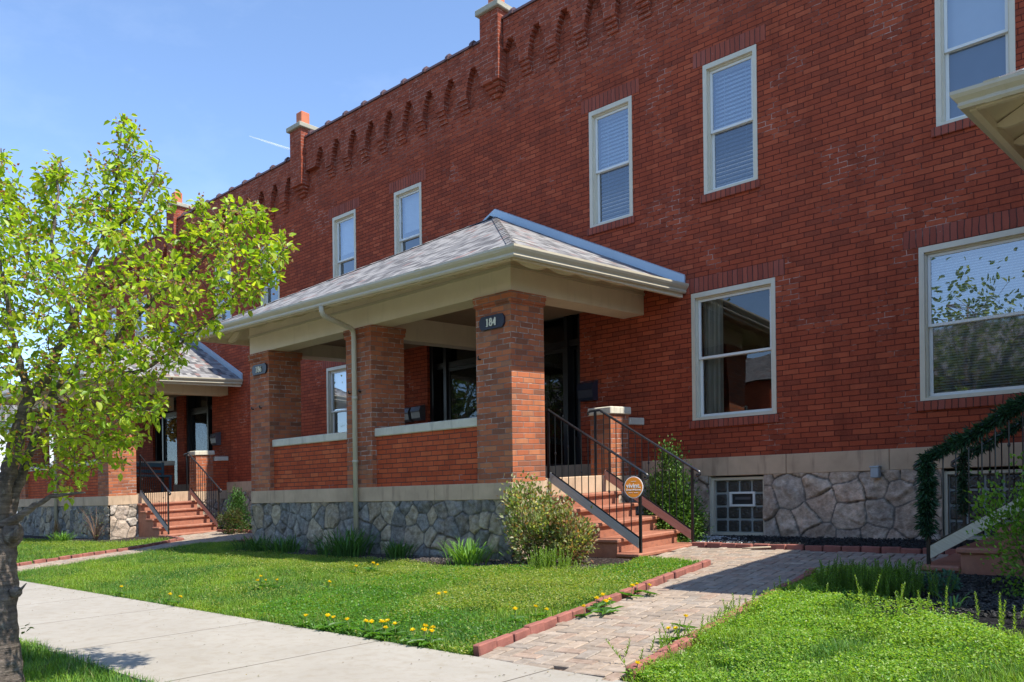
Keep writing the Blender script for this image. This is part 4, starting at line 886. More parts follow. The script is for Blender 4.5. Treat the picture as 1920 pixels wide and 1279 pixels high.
def plaque(xc, zc, W_, H_, text, label, tilt=0.0):
    T = thing('house_number_plaque', (xc, YP, zc), label, 'house number', 'house number plaques'); y1 = YP - 0.004; m = MB()
    hw, hh, r = W_ / 2, H_ / 2, H_ * 0.30
    out = [(-hw + r * 0.75, hh), (hw - r * 0.75, hh)] + [(hw - r * 0.3, hh - r * 0.5), (hw, hh - r)] + [(hw, -hh + r), (hw - r * 0.3, -hh + r * 0.5), (hw - r * 0.75, -hh)] + [(-hw + r * 0.75, -hh), (-hw + r * 0.3, -hh + r * 0.5), (-hw, -hh + r), (-hw, hh - r), (-hw + r * 0.3, hh - r * 0.5)]
    m.prism([(xc + a, zc + b) for a, b in out], 'y', YP - 0.032, y1); m.build('plate', M['plaque'], T)
    h = H_ * 0.56; adv = h * 0.66; x0 = xc - adv * 1.5 + h * 0.02
    for i, c in enumerate(text):
        m = MB(); digit(m, c, x0 + i * adv, zc - h / 2, h, YP - 0.042, YP - 0.0325); m.build('numeral', M['cream'], T)
plaque(-7.10, 2.205, 0.42, 0.165, '184', 'navy plaque with cream numerals 184 on the corner brick column')
plaque(-12.50, 2.262, 0.44, 0.165, '186', 'navy plaque with cream numerals 186 on the left brick column')
def mailbox(x, z, w_, h, mat, label, group=None, y=YF):
    m = MB(); T = thing('mailbox', (x, y, z), label, 'mailbox', group)
    m.prism([(y - 0.004, z), (y - 0.10, z), (y - 0.135, z + h * 0.15), (y - 0.15, z + h * 0.6), (y - 0.12, z + h * 0.86), (y - 0.004, z + h)], 'x', x - w_ / 2, x + w_ / 2); m.build('box', mat, T)
    m = MB(); m.prism([(y - 0.156, z + h * 0.55), (y - 0.165, z + h * 0.62), (y - 0.13, z + h * 0.92), (y - 0.01, z + h + 0.02), (y - 0.002, z + h + 0.005), (y - 0.118, z + h * 0.86)], 'x', x - w_ / 2 - 0.008, x + w_ / 2 + 0.008); m.build('lid', mat, T)
mailbox(-7.79, 1.53, 0.28, 0.29, M['vinylpost'], 'dark navy mailbox on the brick wall right of the nearest black doorway')
mailbox(-12.05, 1.52, 0.24, 0.27, M['mailgrey'], 'left one of the two grey mailboxes side by side on the wall under the porch', 'pair of grey mailboxes')
mailbox(-11.73, 1.53, 0.24, 0.27, M['mailgrey'], 'right one of the two grey mailboxes side by side on the wall under the porch', 'pair of grey mailboxes')
mailbox(-19.36, 1.50, 0.26, 0.30, M['mailgrey'], 'grey mailbox on the brick wall of the farther porch')
m = MB(); m.bbox(-8.035, -8.005, YF + 0.03, YF + 0.055, 1.55, 1.68, 0.006); tag(m.build('doorbell', M['utility']), 'small pale doorbell on the black frame beside the nearest doorway', 'doorbell')
T = thing('utility_box', (-3.54, YF, 0.3), 'small galvanised utility box fixed below the limestone band near the right', 'utility box')
m = MB(); m.bbox(-3.585, -3.49, YF - 0.14, YF - 0.05, 0.235, 0.37, 0.008); m.build('box', M['utility'], T); m = MB(); m.bbox(-3.592, -3.483, YF - 0.148, YF - 0.046, 0.355, 0.376, 0.004); m.tube([(-3.54, YF - 0.05, 0.3), (-3.54, YF - 0.03, 0.3)], 0.02, 8); m.build('lid', M['utility'], T)
# orange yard sign tied to the front rail post
def textmesh(body, size, mat, name, parent, bold=0.0, loc=(0, 0, 0)):
    cu = bpy.data.curves.new('t', 'FONT'); cu.body = body; cu.size = size; cu.align_x = 'CENTER'; cu.align_y = 'CENTER'; cu.extrude = 0.0006; cu.offset = bold
    t = bpy.data.objects.new('t', cu); COL.objects.link(t); dg = bpy.context.evaluated_depsgraph_get(); me = bpy.data.meshes.new_from_object(t.evaluated_get(dg)); bpy.data.objects.remove(t)
    me.transform(Matrix.Rotation(math.pi / 2, 4, 'X')); me.materials.clear(); me.materials.append(mat)
    o = bpy.data.objects.new(name, me); COL.objects.link(o); o.parent = parent; o.location = loc; return o
SX, SY, SZ = -5.475, 7.93, 0.155
T = thing('yard_sign', (SX, SY, SZ), 'round orange security sign with white lettering tied to the stair railing', 'sign')
T.rotation_euler = (0, 0, math.radians(18))
def disc(r, y0, y1, zs=1.12, n=40): 
    m = MB(); m.prism([(r * math.cos(2 * math.pi * i / n), r * zs * math.sin(2 * math.pi * i / n)) for i in range(n)], 'y', y0, y1); return m
def addloc(m, name, mat, parent):
    o = m.build(name, mat, None); o.parent = parent; return o
addloc(disc(0.112, -0.004, 0.006), 'sign_rim', M['white'], T); addloc(disc(0.104, -0.008, -0.0045), 'sign_face', M['orange'], T)
textmesh('vivint.', 0.072, M['white'], 'sign_word', T, 0.0014, (0, -0.0095, 0.018)); textmesh('SmartHome', 0.036, M['white'], 'sign_word', T, 0.0004, (0, -0.0095, -0.028))
m = MB()
for a, b, z in ((-0.03, 0.03, 0.068), (-0.06, -0.01, -0.062), (0.005, 0.055, -0.062)): m.box(a, b, -0.0095, -0.0085, z - 0.002, z + 0.002)
addloc(m, 'sign_lines', M['white'], T)
# bench, wreath and bamboo canes
T = thing('bench', (-20.6, 8.9, 0.36), 'dark teal bench on the farther porch, seen behind the stair railing', 'bench')
m = MB(); m.box(-20.9, -20.45, 8.2, 9.5, 0.74, 0.79); m.build('seat', M['teal'], T); m = MB()
m.box(-20.95, -20.9, 8.2, 9.5, 1.0, 1.1); m.box(-20.95, -20.9, 8.2, 9.5, 0.85, 0.93); m.build('backrest', M['teal'], T)
for x in (-20.92, -20.5):
    for y in (8.23, 9.43): m = MB(); m.box(x, x + 0.05, y, y + 0.05, 0.35, 0.739 if x > -20.9 else 1.12); m.build('leg', M['teal'], T)
def blob_cols(n, pal, jit=0.2):
    pal = np.array(pal); return pal[rng.integers(0, len(pal), n)] * rng.uniform(1 - jit, 1 + jit, (n, 1))
def leaves(name, P, D, Nn, L, Wd, cols, mat, parent=None, fold=0.25, droop=0.0, origin=None):
    """P base points, D axis directions, Nn approximate normals, L lengths; each leaf two folded faces"""
    P = np.asarray(P, float); n = len(P); D = D / (np.linalg.norm(D, axis=1, keepdims=True) + 1e-9)
    S = np.cross(D, Nn); S /= (np.linalg.norm(S, axis=1, keepdims=True) + 1e-9); Nn = np.cross(S, D)
    L = np.broadcast_to(np.asarray(L, float), (n,))[:, None]; Wv = np.broadcast_to(np.asarray(Wd, float), (n,))[:, None]
    b = P; t = P + D * L - Nn * L * droop; l1 = P + D * L * 0.30 + S * Wv * 0.5 + Nn * Wv * fold; l2 = P + D * L * 0.66 + S * Wv * 0.42 + Nn * (Wv * fold - L * droop * 0.4)
    r1 = P + D * L * 0.30 - S * Wv * 0.5 + Nn * Wv * fold; r2 = P + D * L * 0.66 - S * Wv * 0.42 + Nn * (Wv * fold - L * droop * 0.4)
    V = np.stack([b, l1, l2, t, r2, r1], 1).reshape(-1, 3); k = (np.arange(n) * 6)[:, None]
    F = np.concatenate([k + np.array([[0, 3, 2, 1]]), k + np.array([[0, 5, 4, 3]])], 1).reshape(-1, 4)
    return build_np(name, V, F, mat, parent, cols=np.repeat(cols, 6, 0), smooth=False, origin=origin)
def unit(n): 
    v = rng.normal(size=(n, 3)); return v / np.linalg.norm(v, axis=1, keepdims=True)
def blades(name, P, H, W0, lean, cols, mat, parent=None, seg=2, origin=None):
    """upright bent blades; P (n,3), H heights"""
    n = len(P); th = rng.uniform(0, 2 * np.pi, n); d = np.stack([np.cos(th), np.sin(th), np.zeros(n)], 1); s = np.stack([-np.sin(th), np.cos(th), np.zeros(n)], 1)
    H = np.asarray(H)[:, None]; W0 = np.broadcast_to(np.asarray(W0, float), (n,))[:, None]; le = np.broadcast_to(np.asarray(lean, float), (n,))[:, None]; pts = []
    for i in range(seg + 1):
        t = i / seg; c = P + d * H * le * t ** 1.8 + np.array([0, 0, 1]) * H * (t - 0.30 * le * t ** 2.6)
        if i < seg: ww = W0 * (1 - 0.55 * t); pts += [c - s * ww / 2, c + s * ww / 2]
        else: pts += [c]
    V = np.stack(pts, 1).reshape(-1, 3); m = 2 * seg + 1; k = (np.arange(n) * m)
    Fs = []
    q = [np.stack([k + 2 * i, k + 2 * i + 1, k + 2 * i + 3, k + 2 * i + 2], 1) for i in range(seg - 1)]
    tri = np.stack([k + 2 * seg - 2, k + 2 * seg - 1, k + 2 * seg], 1)
    Fl = []
    for a in q: Fl += a.tolist()
    Fl += tri.tolist()
    return build_np(name, V, Fl, mat, parent, cols=np.repeat(cols, m, 0), smooth=False, origin=origin)
T = thing('wreath', (-21.95, YF + 0.1, 2.05), 'round wreath of dried golden leaves on the left door of the farther porch', 'wreath')
n = 420; th = rng.uniform(0, 2 * np.pi, n); rr = 0.22 + rng.normal(0, 0.045, n); P = np.stack([-21.95 + rr * np.cos(th), YF + 0.06 + rng.uniform(-0.06, 0.04, n), 2.05 + rr * np.sin(th)], 1)
leaves('foliage', P, unit(n), unit(n), 0.07, 0.04, blob_cols(n, [(0.36, 0.24, 0.08), (0.45, 0.32, 0.13), (0.25, 0.14, 0.05)]), M['leaf'], T)
T = thing('bamboo_canes', (-1.6, 9.55, -0.5), 'bundle of upright brown bamboo canes behind the garlanded railing', 'canes')
for i in range(26):
    x = -1.88 + 0.62 * rng.random(); y = 9.35 + 0.3 * rng.random(); lx = rng.normal(0, 0.05); m = MB(); h = 1.15 + 0.25 * rng.random()
    m.tube([(x - lx, y, -0.55), (x, y, -0.5 + h * 0.5), (x + lx, y, -0.5 + h)], 0.009, 6); m.build('cane', M['bamboo'], T)

# ================================================================ PLANTS
def daylily(x, y, n, h, pal, label, group='clumps of strap leaved perennials', spread=0.12, z=None):
    z = gz(y) if z is None else z
    P = np.stack([x + rng.normal(0, spread, n), y + rng.normal(0, spread * 0.7, n), np.full(n, z - 0.01)], 1)
    # blades lean outwards from the clump's middle
    th = np.arctan2(P[:, 1] - y, P[:, 0] - x) + rng.normal(0, 0.5, n); H = h * rng.uniform(0.65, 1.15, n); le = rng.uniform(0.25, 1.05, n)
    d = np.stack([np.cos(th), np.sin(th), 0 * th], 1); s = np.stack([-np.sin(th), np.cos(th), 0 * th], 1); pts = []; seg = 5
    for i in range(seg + 1):
        t = i / seg; c = P + d * (H * le * t ** 1.5)[:, None] + np.array([0, 0, 1]) * (H * (t - 0.62 * le * t ** 3))[:, None]
        if i < seg: ww = 0.017 * (1 - 0.6 * t * t); pts += [c - s * ww / 2, c + s * ww / 2]
        else: pts += [c]
    V = np.stack(pts, 1).reshape(-1, 3); m = 2 * seg + 1; k = np.arange(n) * m; Fl = []
    for i in range(seg - 1): Fl += np.stack([k + 2 * i, k + 2 * i + 1, k + 2 * i + 3, k + 2 * i + 2], 1).tolist()
    Fl += np.stack([k + 2 * seg - 2, k + 2 * seg - 1, k + 2 * seg], 1).tolist()
    o = build_np('strap_leaved_plant', V, Fl, M['grass'], None, cols=np.repeat(blob_cols(n, pal), m, 0), smooth=False, origin=(x, y, z)); tag(o, label, 'plant', group); return o
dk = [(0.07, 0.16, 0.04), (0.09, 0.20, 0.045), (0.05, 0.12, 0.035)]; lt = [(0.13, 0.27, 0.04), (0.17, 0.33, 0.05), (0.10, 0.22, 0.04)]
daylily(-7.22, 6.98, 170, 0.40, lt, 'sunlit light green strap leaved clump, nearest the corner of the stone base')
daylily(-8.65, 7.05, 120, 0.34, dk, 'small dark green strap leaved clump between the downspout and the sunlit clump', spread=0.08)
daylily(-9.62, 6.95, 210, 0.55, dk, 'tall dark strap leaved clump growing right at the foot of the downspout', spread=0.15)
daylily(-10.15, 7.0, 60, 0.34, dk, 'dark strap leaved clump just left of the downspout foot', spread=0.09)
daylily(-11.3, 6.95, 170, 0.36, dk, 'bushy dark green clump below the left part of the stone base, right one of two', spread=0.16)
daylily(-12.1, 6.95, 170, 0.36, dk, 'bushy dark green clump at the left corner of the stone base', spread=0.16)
daylily(-19.9, 6.75, 110, 0.34, lt, 'light green strap leaved clump in front of the farther porch', spread=0.14)
def shoots(x, y, n, h, sx, sy, pal, label, group='tufts of upright feathery shoots', ang=0.16):
    z0 = gz(y); PB = []; DB = []; NB = []; LL = []
    st = MB()
    for i in range(n):
        px_, py_ = x + rng.normal(0, sx), y + rng.normal(0, sy); hh = h * rng.uniform(0.6, 1.1); lx, ly = rng.normal(0, ang), rng.normal(0, ang); z = gz(py_)
        top = np.array([px_ + lx * hh, py_ + ly * hh, z + hh]); bot = np.array([px_, py_, z]); st.tube([bot, top], [0.003, 0.0015], 3, cap=False)
        k = int(hh / 0.0065)
        t = np.linspace(0.12, 1.0, k)[:, None]; a = np.arange(k) * 2.4 + rng.random() * 6; PB.append(bot + (top - bot) * t)
        up_ = 1.0; D = np.stack([np.cos(a), np.sin(a), np.full(k, 1.3)], 1); DB.append(D); NB.append(np.stack([-np.cos(a), -np.sin(a), np.full(k, 0.8)], 1)); LL.append(0.030 * (1.15 - 0.5 * t[:, 0]))
    PB = np.concatenate(PB); DB = np.concatenate(DB); NB = np.concatenate(NB); LL = np.concatenate(LL)
    T = thing('upright_shoots', (x, y, z0), label, 'plant', group); st.build('stems', M['stem'], T, fix=False)
    leaves('foliage', PB, DB, NB, LL, LL * 0.32, blob_cols(len(PB), pal), M['leaf'], T)
M['stem'] = flat('green_stem', (0.10, 0.14, 0.04), 0.6); M['twig'] = flat('brown_twig', (0.13, 0.075, 0.045), 0.7, var=0.3)
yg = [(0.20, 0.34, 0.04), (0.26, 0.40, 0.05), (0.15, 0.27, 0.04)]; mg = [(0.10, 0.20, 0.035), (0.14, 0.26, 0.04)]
shoots(-5.93, 6.93, 75, 0.24, 0.10, 0.08, yg, 'lime green feathery tuft in front of the variegated bush')
shoots(-5.62, 6.98, 18, 0.14, 0.06, 0.05, yg, 'low lime green shoots right of the feathery tuft')
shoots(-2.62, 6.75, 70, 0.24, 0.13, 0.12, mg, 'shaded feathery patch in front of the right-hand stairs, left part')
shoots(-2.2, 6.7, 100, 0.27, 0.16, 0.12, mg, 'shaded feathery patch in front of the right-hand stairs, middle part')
shoots(-1.92, 6.05, 14, 0.24, 0.22, 0.10, yg, 'thin bright shoots at the shadow edge near the right border')
shoots(-1.20, 5.9, 8, 0.26, 0.12, 0.12, yg, 'bright upright shoots close to the right border of the photo')
shoots(-2.98, 5.6, 22, 0.13, 0.05, 0.30, yg, 'pale wispy weeds growing over the right edge of the near walkway, farther part', ang=0.22)
shoots(-2.86, 4.55, 20, 0.15, 0.05, 0.28, yg, 'pale wispy weeds growing over the right edge of the near walkway, nearer part', ang=0.3)
shoots(-2.83, 6.2, 12, 0.16, 0.12, 0.2, yg, 'upright weeds in the lawn at the tip of the roof shadow')

def bush(x, y, rx, ry, h, n, size, pal, label, cat, shape='dome', stems=8, mat='leaf', name='shrub', z=None, asp=0.6, group=None, core=True):
    z0 = gz(y) if z is None else z; T = thing(name, (x, y, z0), label, cat, group)
    # clumpy crown: points around sub-centres spread through the volume
    nc = 46; C = []
    while len(C) < nc:
        u = rng.uniform(-1, 1, 3)
        if shape == 'dome': ok = u[0] ** 2 + u[1] ** 2 + (u[2] * 0.95) ** 2 < 1 and u[2] > -0.85
        else: ok = math.hypot(u[0], u[1]) < (1 - (u[2] + 1) / 2 * 0.80) and u[2] > -0.95
        if ok: C.append((x + rx * u[0], y + ry * u[1], z0 + h * (0.5 + 0.5 * u[2])))
    C = np.array(C); ci = rng.integers(0, nc, n); P = C[ci] + rng.normal(0, 1, (n, 3)) * np.array([rx, ry, h * 0.5]) * (0.17 if shape == 'dome' else 0.19)
    P[:, 2] = np.maximum(P[:, 2], z0 + 0.03)
    out = P - np.array([x, y, z0 + h * 0.25]); out /= np.linalg.norm(out, axis=1, keepdims=True) + 1e-6
    D = out + unit(n) * 0.9 + np.array([0, 0, 0.35]); Nn = unit(n) * 0.7 + np.array([0, 0, 0.9]) + out * 0.4
    L = size * rng.uniform(0.6, 1.25, n); cc = blob_cols(n, pal, 0.18) * rng.uniform(0.8, 1.15, nc)[ci][:, None]
    st = MB()
    for i in range(stems):
        c = C[rng.integers(0, nc)]; b = (x + rng.normal(0, rx * 0.12), y + rng.normal(0, ry * 0.12), z0 - 0.02)
        mid = ((b[0] * 0.6 + c[0] * 0.4) + rng.normal(0, 0.02), (b[1] * 0.6 + c[1] * 0.4), z0 + (c[2] - z0) * 0.55); st.tube([b, mid, tuple(c)], [0.010, 0.007, 0.003], 5)
    for c in C: 
        q = C[np.argsort(((C - c) ** 2).sum(1))[1]]; st.tube([tuple(c), tuple((c + q) / 2 + rng.normal(0, 0.01, 3)), tuple(q)], 0.0028, 4, cap=False)
    st.build('stems', M['twig'], T, fix=False)
    leaves('foliage', P, D, Nn, L, L * asp, cc, M[mat], T); return T
bush(-6.36, 7.16, 0.33, 0.26, 1.0, 4000, 0.046, [(0.36, 0.42, 0.18), (0.20, 0.28, 0.08), (0.50, 0.50, 0.30), (0.12, 0.18, 0.05), (0.38, 0.24, 0.13), (0.26, 0.34, 0.11)], 'leggy variegated bush with pale yellowish leaves at the corner of the nearest porch', 'bush', stems=14, name='variegated_bush')
bush(-5.88, 7.28, 0.27, 0.22, 0.66, 3000, 0.044, [(0.34, 0.36, 0.15), (0.22, 0.27, 0.09), (0.44, 0.42, 0.22), (0.14, 0.18, 0.05), (0.38, 0.20, 0.12)], 'smaller variegated bush leaning against the nearest stairs', 'bush', stems=9, name='variegated_bush')
bush(-5.95, 9.50, 0.44, 0.22, 1.2, 15000, 0.036, [(0.09, 0.19, 0.035), (0.13, 0.25, 0.04), (0.16, 0.30, 0.045), (0.05, 0.12, 0.025)], 'bright green cone shaped yew behind the nearest stair railing', 'shrub', 'cone', 4, 'needle', 'yew', asp=0.6)
bush(-17.0, 9.35, 0.40, 0.25, 0.95, 4500, 0.05, [(0.05, 0.12, 0.025), (0.08, 0.18, 0.03)], 'dark green yew beside the farther stairs, left of the numbered column', 'shrub', 'cone', 4, 'needle', 'yew', asp=0.35)
bush(-16.2, 8.8, 0.35, 0.25, 0.50, 1500, 0.04, [(0.06, 0.11, 0.03), (0.09, 0.13, 0.04), (0.13, 0.10, 0.05)], 'low brownish green shrub left of the numbered corner column', 'shrub', name='low_shrub')
bush(-1.33, 7.1, 0.34, 0.30, 1.15, 3800, 0.034, [(0.15, 0.30, 0.035), (0.20, 0.36, 0.04), (0.10, 0.22, 0.03)], 'airy fresh green shrub in front of the right-hand stairs at the photo edge', 'shrub', stems=14, name='airy_shrub')
bush(-1.15, 9.6, 0.4, 0.25, 1.7, 5200, 0.045, [(0.03, 0.08, 0.02), (0.05, 0.12, 0.025)], 'dark evergreen behind the garlanded railing against the wall', 'shrub', 'cone', 4, 'needle', 'yew', asp=0.35)
bush(-1.95, 6.95, 0.12, 0.1, 0.16, 500, 0.03, [(0.07, 0.17, 0.13), (0.09, 0.20, 0.15)], 'small blue green herb in the black mulch at the lower right', 'plant', stems=3, name='herb')
daylily(-1.72, 6.35, 14, 0.22, [(0.06, 0.15, 0.07)], 'broad bluish leaves sprouting from the black mulch at the lower right', None, 0.04)
# bare twiggy bush by the farther porch corner
T = thing('bare_bush', (-19.0, 7.1, gz(7.1)), 'leafless twiggy bush at the sunlit stone corner of the farther porch', 'bush'); m = MB()
for i in range(34):
    a = rng.uniform(0, 6.28); r_ = rng.uniform(0.2, 0.75); h = rng.uniform(0.25, 0.75); z = gz(7.1)
    m.tube([(-19.0, 7.1, z), (-19.0 + 0.4 * r_ * math.cos(a), 7.1 + 0.2 * r_ * math.sin(a), z + h * 0.7), (-19.0 + r_ * math.cos(a), 7.1 + 0.35 * r_ * math.sin(a), z + h)], [0.007, 0.005, 0.002], 4, cap=False)
m.build('twigs', M['twig'], T, fix=False)
P = np.stack([-19.0 + rng.normal(0, 0.35, 120), 7.1 + rng.normal(0, 0.15, 120), gz(7.1) + rng.uniform(0.1, 0.7, 120)], 1); leaves('buds', P, unit(120), unit(120), 0.025, 0.015, blob_cols(120, [(0.25, 0.12, 0.06), (0.2, 0.25, 0.06)]), M['leaf'], T)
T = thing('dried_grass', (-20.9, 6.95, gz(6.95)), 'brown dried plant stalk before the blue grey stone base of the farther porch', 'plant')
n = 50; P = np.stack([-20.9 + rng.normal(0, 0.03, n), 6.95 + rng.normal(0, 0.03, n), np.full(n, gz(6.95))], 1); blades('stalks', P, rng.uniform(0.3, 0.62, n), 0.014, rng.uniform(0, 0.25, n), blob_cols(n, [(0.22, 0.12, 0.06), (0.3, 0.19, 0.1)]), M['grass'], T, 3)
# garland on the right-hand railings
def garland(path, r, n, label):
    T = thing('garland', path[0], label, 'garland', 'evergreen garlands'); pts = [Vector(p) for p in path]; m = MB(); m.tube(pts, 0.008, 5); m.build('wire', M['stem'], T)
    seg = [(a, b, (b - a).length) for a, b in zip(pts[:-1], pts[1:])]; tot = sum(s[2] for s in seg); P = []; D = []
    for a, b, L in seg:
        k = int(n * L / tot); t = rng.random((k, 1)); ph = t[:, 0] * L * 14; base = np.array(a) + (np.array(b) - np.array(a)) * t; u = unit(k); rad = r * (0.62 + 0.30 * np.sin(ph) + 0.25 * np.sin(ph * 2.7 + 1))[:, None]
        P.append(base + u * rad * rng.uniform(0.1, 0.95, (k, 1))); D.append(u + np.array((b - a).normalized()) * 0.6)
    P = np.concatenate(P); D = np.concatenate(D); leaves('foliage', P, D, unit(len(P)), rng.uniform(0.03, 0.075, len(P)), 0.012, blob_cols(len(P), [(0.018, 0.055, 0.022), (0.03, 0.085, 0.03), (0.012, 0.035, 0.018), (0.05, 0.12, 0.06)]), M['needle'], T, fold=0.1)
def gp(o, y, dz=0.0): sl = (0.262 - 1.135) / 1.49; return (-1.02 - o, y, 1.135 + sl * (o + 0.05) + SG * (y - YP) + dz)
garland([gp(-0.1, 8.03), gp(0.25, 8.03, -0.03), gp(0.6, 8.03), gp(0.95, 8.03, -0.03), gp(1.36, 8.03), (-2.37, 8.02, 0.15), (-2.365, 8.0, -0.05), (-2.38, 8.02, -0.22), (-2.37, 8.02, -0.32)], 0.08, 9000, 'dark evergreen garland wound along the front right-hand handrail and down its post')
garland([gp(-0.1, 9.18), gp(0.3, 9.18, -0.02), gp(0.7, 9.18), gp(1.1, 9.18, -0.02), gp(1.36, 9.18), (-2.37, 9.17, 0.1), (-2.37, 9.17, -0.15)], 0.06, 3600, 'dark evergreen garland on the rear right-hand handrail by the wall')

# ================================================================ LAWN AND GROUND COVER
LAWN1 = [(-13.90, 3.772), (-3.94, 3.772), (-4.12, 5.0), (-4.36, 6.7), (-4.45, 7.70), (-4.95, 7.9), (-5.35, 7.9), (-5.2, 7.3), (-5.6, 6.95), (-6.2, 6.88), (-6.6, 6.74), (-7.4, 6.68), (-8.2, 6.8), (-9.0, 6.74), (-10.2, 6.87), (-11.2, 6.78), (-13.0, 6.9), (-13.2, 7.6), (-14.5, 7.7), (-14.95, 7.5)]
LAWN2 = [(-2.70, 3.772), (1.5, 3.772), (1.5, 6.0), (-1.2, 5.7), (-2.2, 6.1), (-2.35, 6.9), (-2.45, 7.75), (-3.0, 7.72), (-3.15, 7.5), (-2.78, 4.7)]
LAWN3 = [(-28, 3.80), (-15.08, 3.80), (-15.5, 6.3), (-16.2, 7.65), (-17.4, 7.8), (-17.7, 7.3), (-18.4, 6.95), (-19.5, 6.75), (-28, 6.75)]
LAWN4 = [(-12, 0.0), (-3.0, 0.0), (-3.0, 2.14), (-12, 2.14)]
def vnoise(x, y, s, seed=0):
    r = np.random.default_rng(seed); G = r.random((64, 64)); X = (x * s) % 63; Y = (y * s) % 63; i = X.astype(int); j = Y.astype(int); fx = X - i; fy = Y - j; fx = fx * fx * (3 - 2 * fx); fy = fy * fy * (3 - 2 * fy)
    return (G[i, j] * (1 - fx) + G[i + 1, j] * fx) * (1 - fy) + (G[i, j + 1] * (1 - fx) + G[i + 1, j + 1] * fx) * fy
gzv = np.vectorize(gz)
def scatter(poly, dens, pad=0.0):
    xs = [p[0] for p in poly]; ys = [p[1] for p in poly]; A = (max(xs) - min(xs)) * (max(ys) - min(ys)); n = int(A * dens); x = rng.uniform(min(xs), max(xs), n); y = rng.uniform(min(ys), max(ys), n)
    k = inpoly(x, y, poly); x, y = x[k], y[k]
    f = -0.681 * x + 0.732 * y; r_ = 0.732 * x + 0.681 * y; u = r_ / np.maximum(f, 0.1); k = (f > 2.5) & (u > -0.66) & (u < 0.66)   # only where the lawn can be seen
    return x[k], y[k]
def lawn(poly, dens, name, hmul=1.0, pal=None):
    x, y = scatter(poly, dens); k = vnoise(x, y, 1.4, 3) * 0.6 + vnoise(x, y, 6, 4) * 0.4
    hh = (0.035 + 0.055 * vnoise(x, y, 3.1, 5)) * rng.uniform(0.5, 1.3, len(x)) * hmul; n = len(x)
    c0 = np.array([(0.080, 0.20, 0.035)]); c1 = np.array([(0.23, 0.36, 0.03)]); t = np.clip(k * 1.9 - 0.5 + rng.normal(0, 0.2, n), 0, 1)[:, None]; C = (c0 * (1 - t) + c1 * t) * rng.uniform(0.65, 1.35, (n, 1))
    dry = rng.random(n) < 0.035; C[dry] = np.array((0.34, 0.30, 0.14)) * rng.uniform(0.7, 1.1, (dry.sum(), 1))
    o = blades(name, np.stack([x, y, gzv(y) - 0.02], 1), hh + 0.015, 0.0065, rng.uniform(0.1, 0.9, n), C, M['grass'], None, 2); tag(o, kind='stuff'); return o
g1 = lawn(LAWN1, 5200, 'lawn_grass'); tag(g1, 'green lawn dotted with dandelions before the nearest porch', 'grass')
g2 = lawn(LAWN2, 9500, 'lawn_grass', 1.15); tag(g2, 'weedy lawn filling the lower right corner', 'grass')
g3 = lawn(LAWN3, 1300, 'lawn_grass', 1.0); tag(g3, 'lawn before the farther porch, beyond the narrow far walkway', 'grass')
g4 = lawn(LAWN4, 6500, 'lawn_grass', 1.15); tag(g4, 'tree strip grass at the foot of the trunk', 'grass')
def cover(poly, dens, mask, name, pal, size, hh, label):
    x, y = scatter(poly, dens); pr = mask(x, y); k = rng.random(len(x)) < pr; x, y, pr = x[k], y[k], pr[k]; n = len(x)
    z = gzv(y) + hh(x, y) * rng.uniform(0.35, 1.0, n); D = unit(n) * np.array([1, 1, 0.4]) + np.array([0, 0, 0.25]); Nn = unit(n) * 0.5 + np.array([0, 0, 1.0])
    o = leaves(name, np.stack([x, y, z], 1), D, Nn, size * rng.uniform(0.6, 1.3, n), size * 0.72 * rng.uniform(0.7, 1.2, n), blob_cols(n, pal, 0.25), M['leaf'], None, fold=0.15); tag(o, label, 'ground cover', kind='stuff')
sm = lambda v, a, b: np.clip((v - a) / (b - a), 0, 1)
cover(LAWN1, 9500, lambda x, y: np.clip(0.75 * np.exp(-((y - (6.45 - 0.04 * (x + 9))) / 0.42) ** 2) * sm(x, -12.5, -10.5) + 0.55 * sm(vnoise(x, y, 1.3, 9), 0.55, 0.75) * sm(x, -9.5, -7) + 0.06, 0, 1), 'chickweed', [(0.30, 0.36, 0.07), (0.23, 0.33, 0.05), (0.38, 0.40, 0.12), (0.16, 0.28, 0.04)], 0.017, lambda x, y: 0.035 + 0.05 * vnoise(x, y, 2.5, 8), 'yellowish green creeping weeds along the planting bed of the nearest lawn')
cover(LAWN1, 5200, lambda x, y: 0.75 * sm(vnoise(x, y, 0.9, 19), 0.5, 0.7) * sm(x, -9.0, -7.0), 'clover', [(0.10, 0.26, 0.03), (0.14, 0.31, 0.035), (0.08, 0.20, 0.03)], 0.022, lambda x, y: 0.04 + 0.03 * vnoise(x, y, 2.5, 8), 'patches of low clover in the nearest lawn')
mound = lambda x, y: 0.03 + 0.045 * vnoise(x, y, 4.2, 12) + 0.03 * vnoise(x, y, 11, 13) + 0.09 * np.exp(-(((x + 2.25) / 0.32) ** 2 + ((y - 5.95) / 0.22) ** 2)) + 0.05 * np.exp(-(((x + 1.5) / 0.3) ** 2 + ((y - 5.4) / 0.3) ** 2)) + 0.03 * np.exp(-((x + 2.85) / 0.12) ** 2)
LAWN2b = [(-2.70, 3.80), (1.5, 3.80), (1.5, 5.7), (-1.2, 5.5), (-1.7, 6.2), (-2.25, 6.5), (-2.45, 7.75), (-3.0, 7.72), (-3.2, 7.5), (-2.84, 4.7)]
cover(LAWN2b, 15000, lambda x, y: np.clip(0.12 + 0.8 * sm(vnoise(x, y, 1.9, 22), 0.35, 0.65) + 0.35 * sm(y, 4.6, 5.6), 0, 1) * (1 - 0.85 * sm(vnoise(x, y, 3.1, 27), 0.58, 0.70)), 'chickweed', [(0.20, 0.38, 0.04), (0.27, 0.43, 0.05), (0.14, 0.30, 0.035), (0.32, 0.44, 0.09)], 0.0165, mound, 'dense bright green chickweed mat covering the lower right lawn')
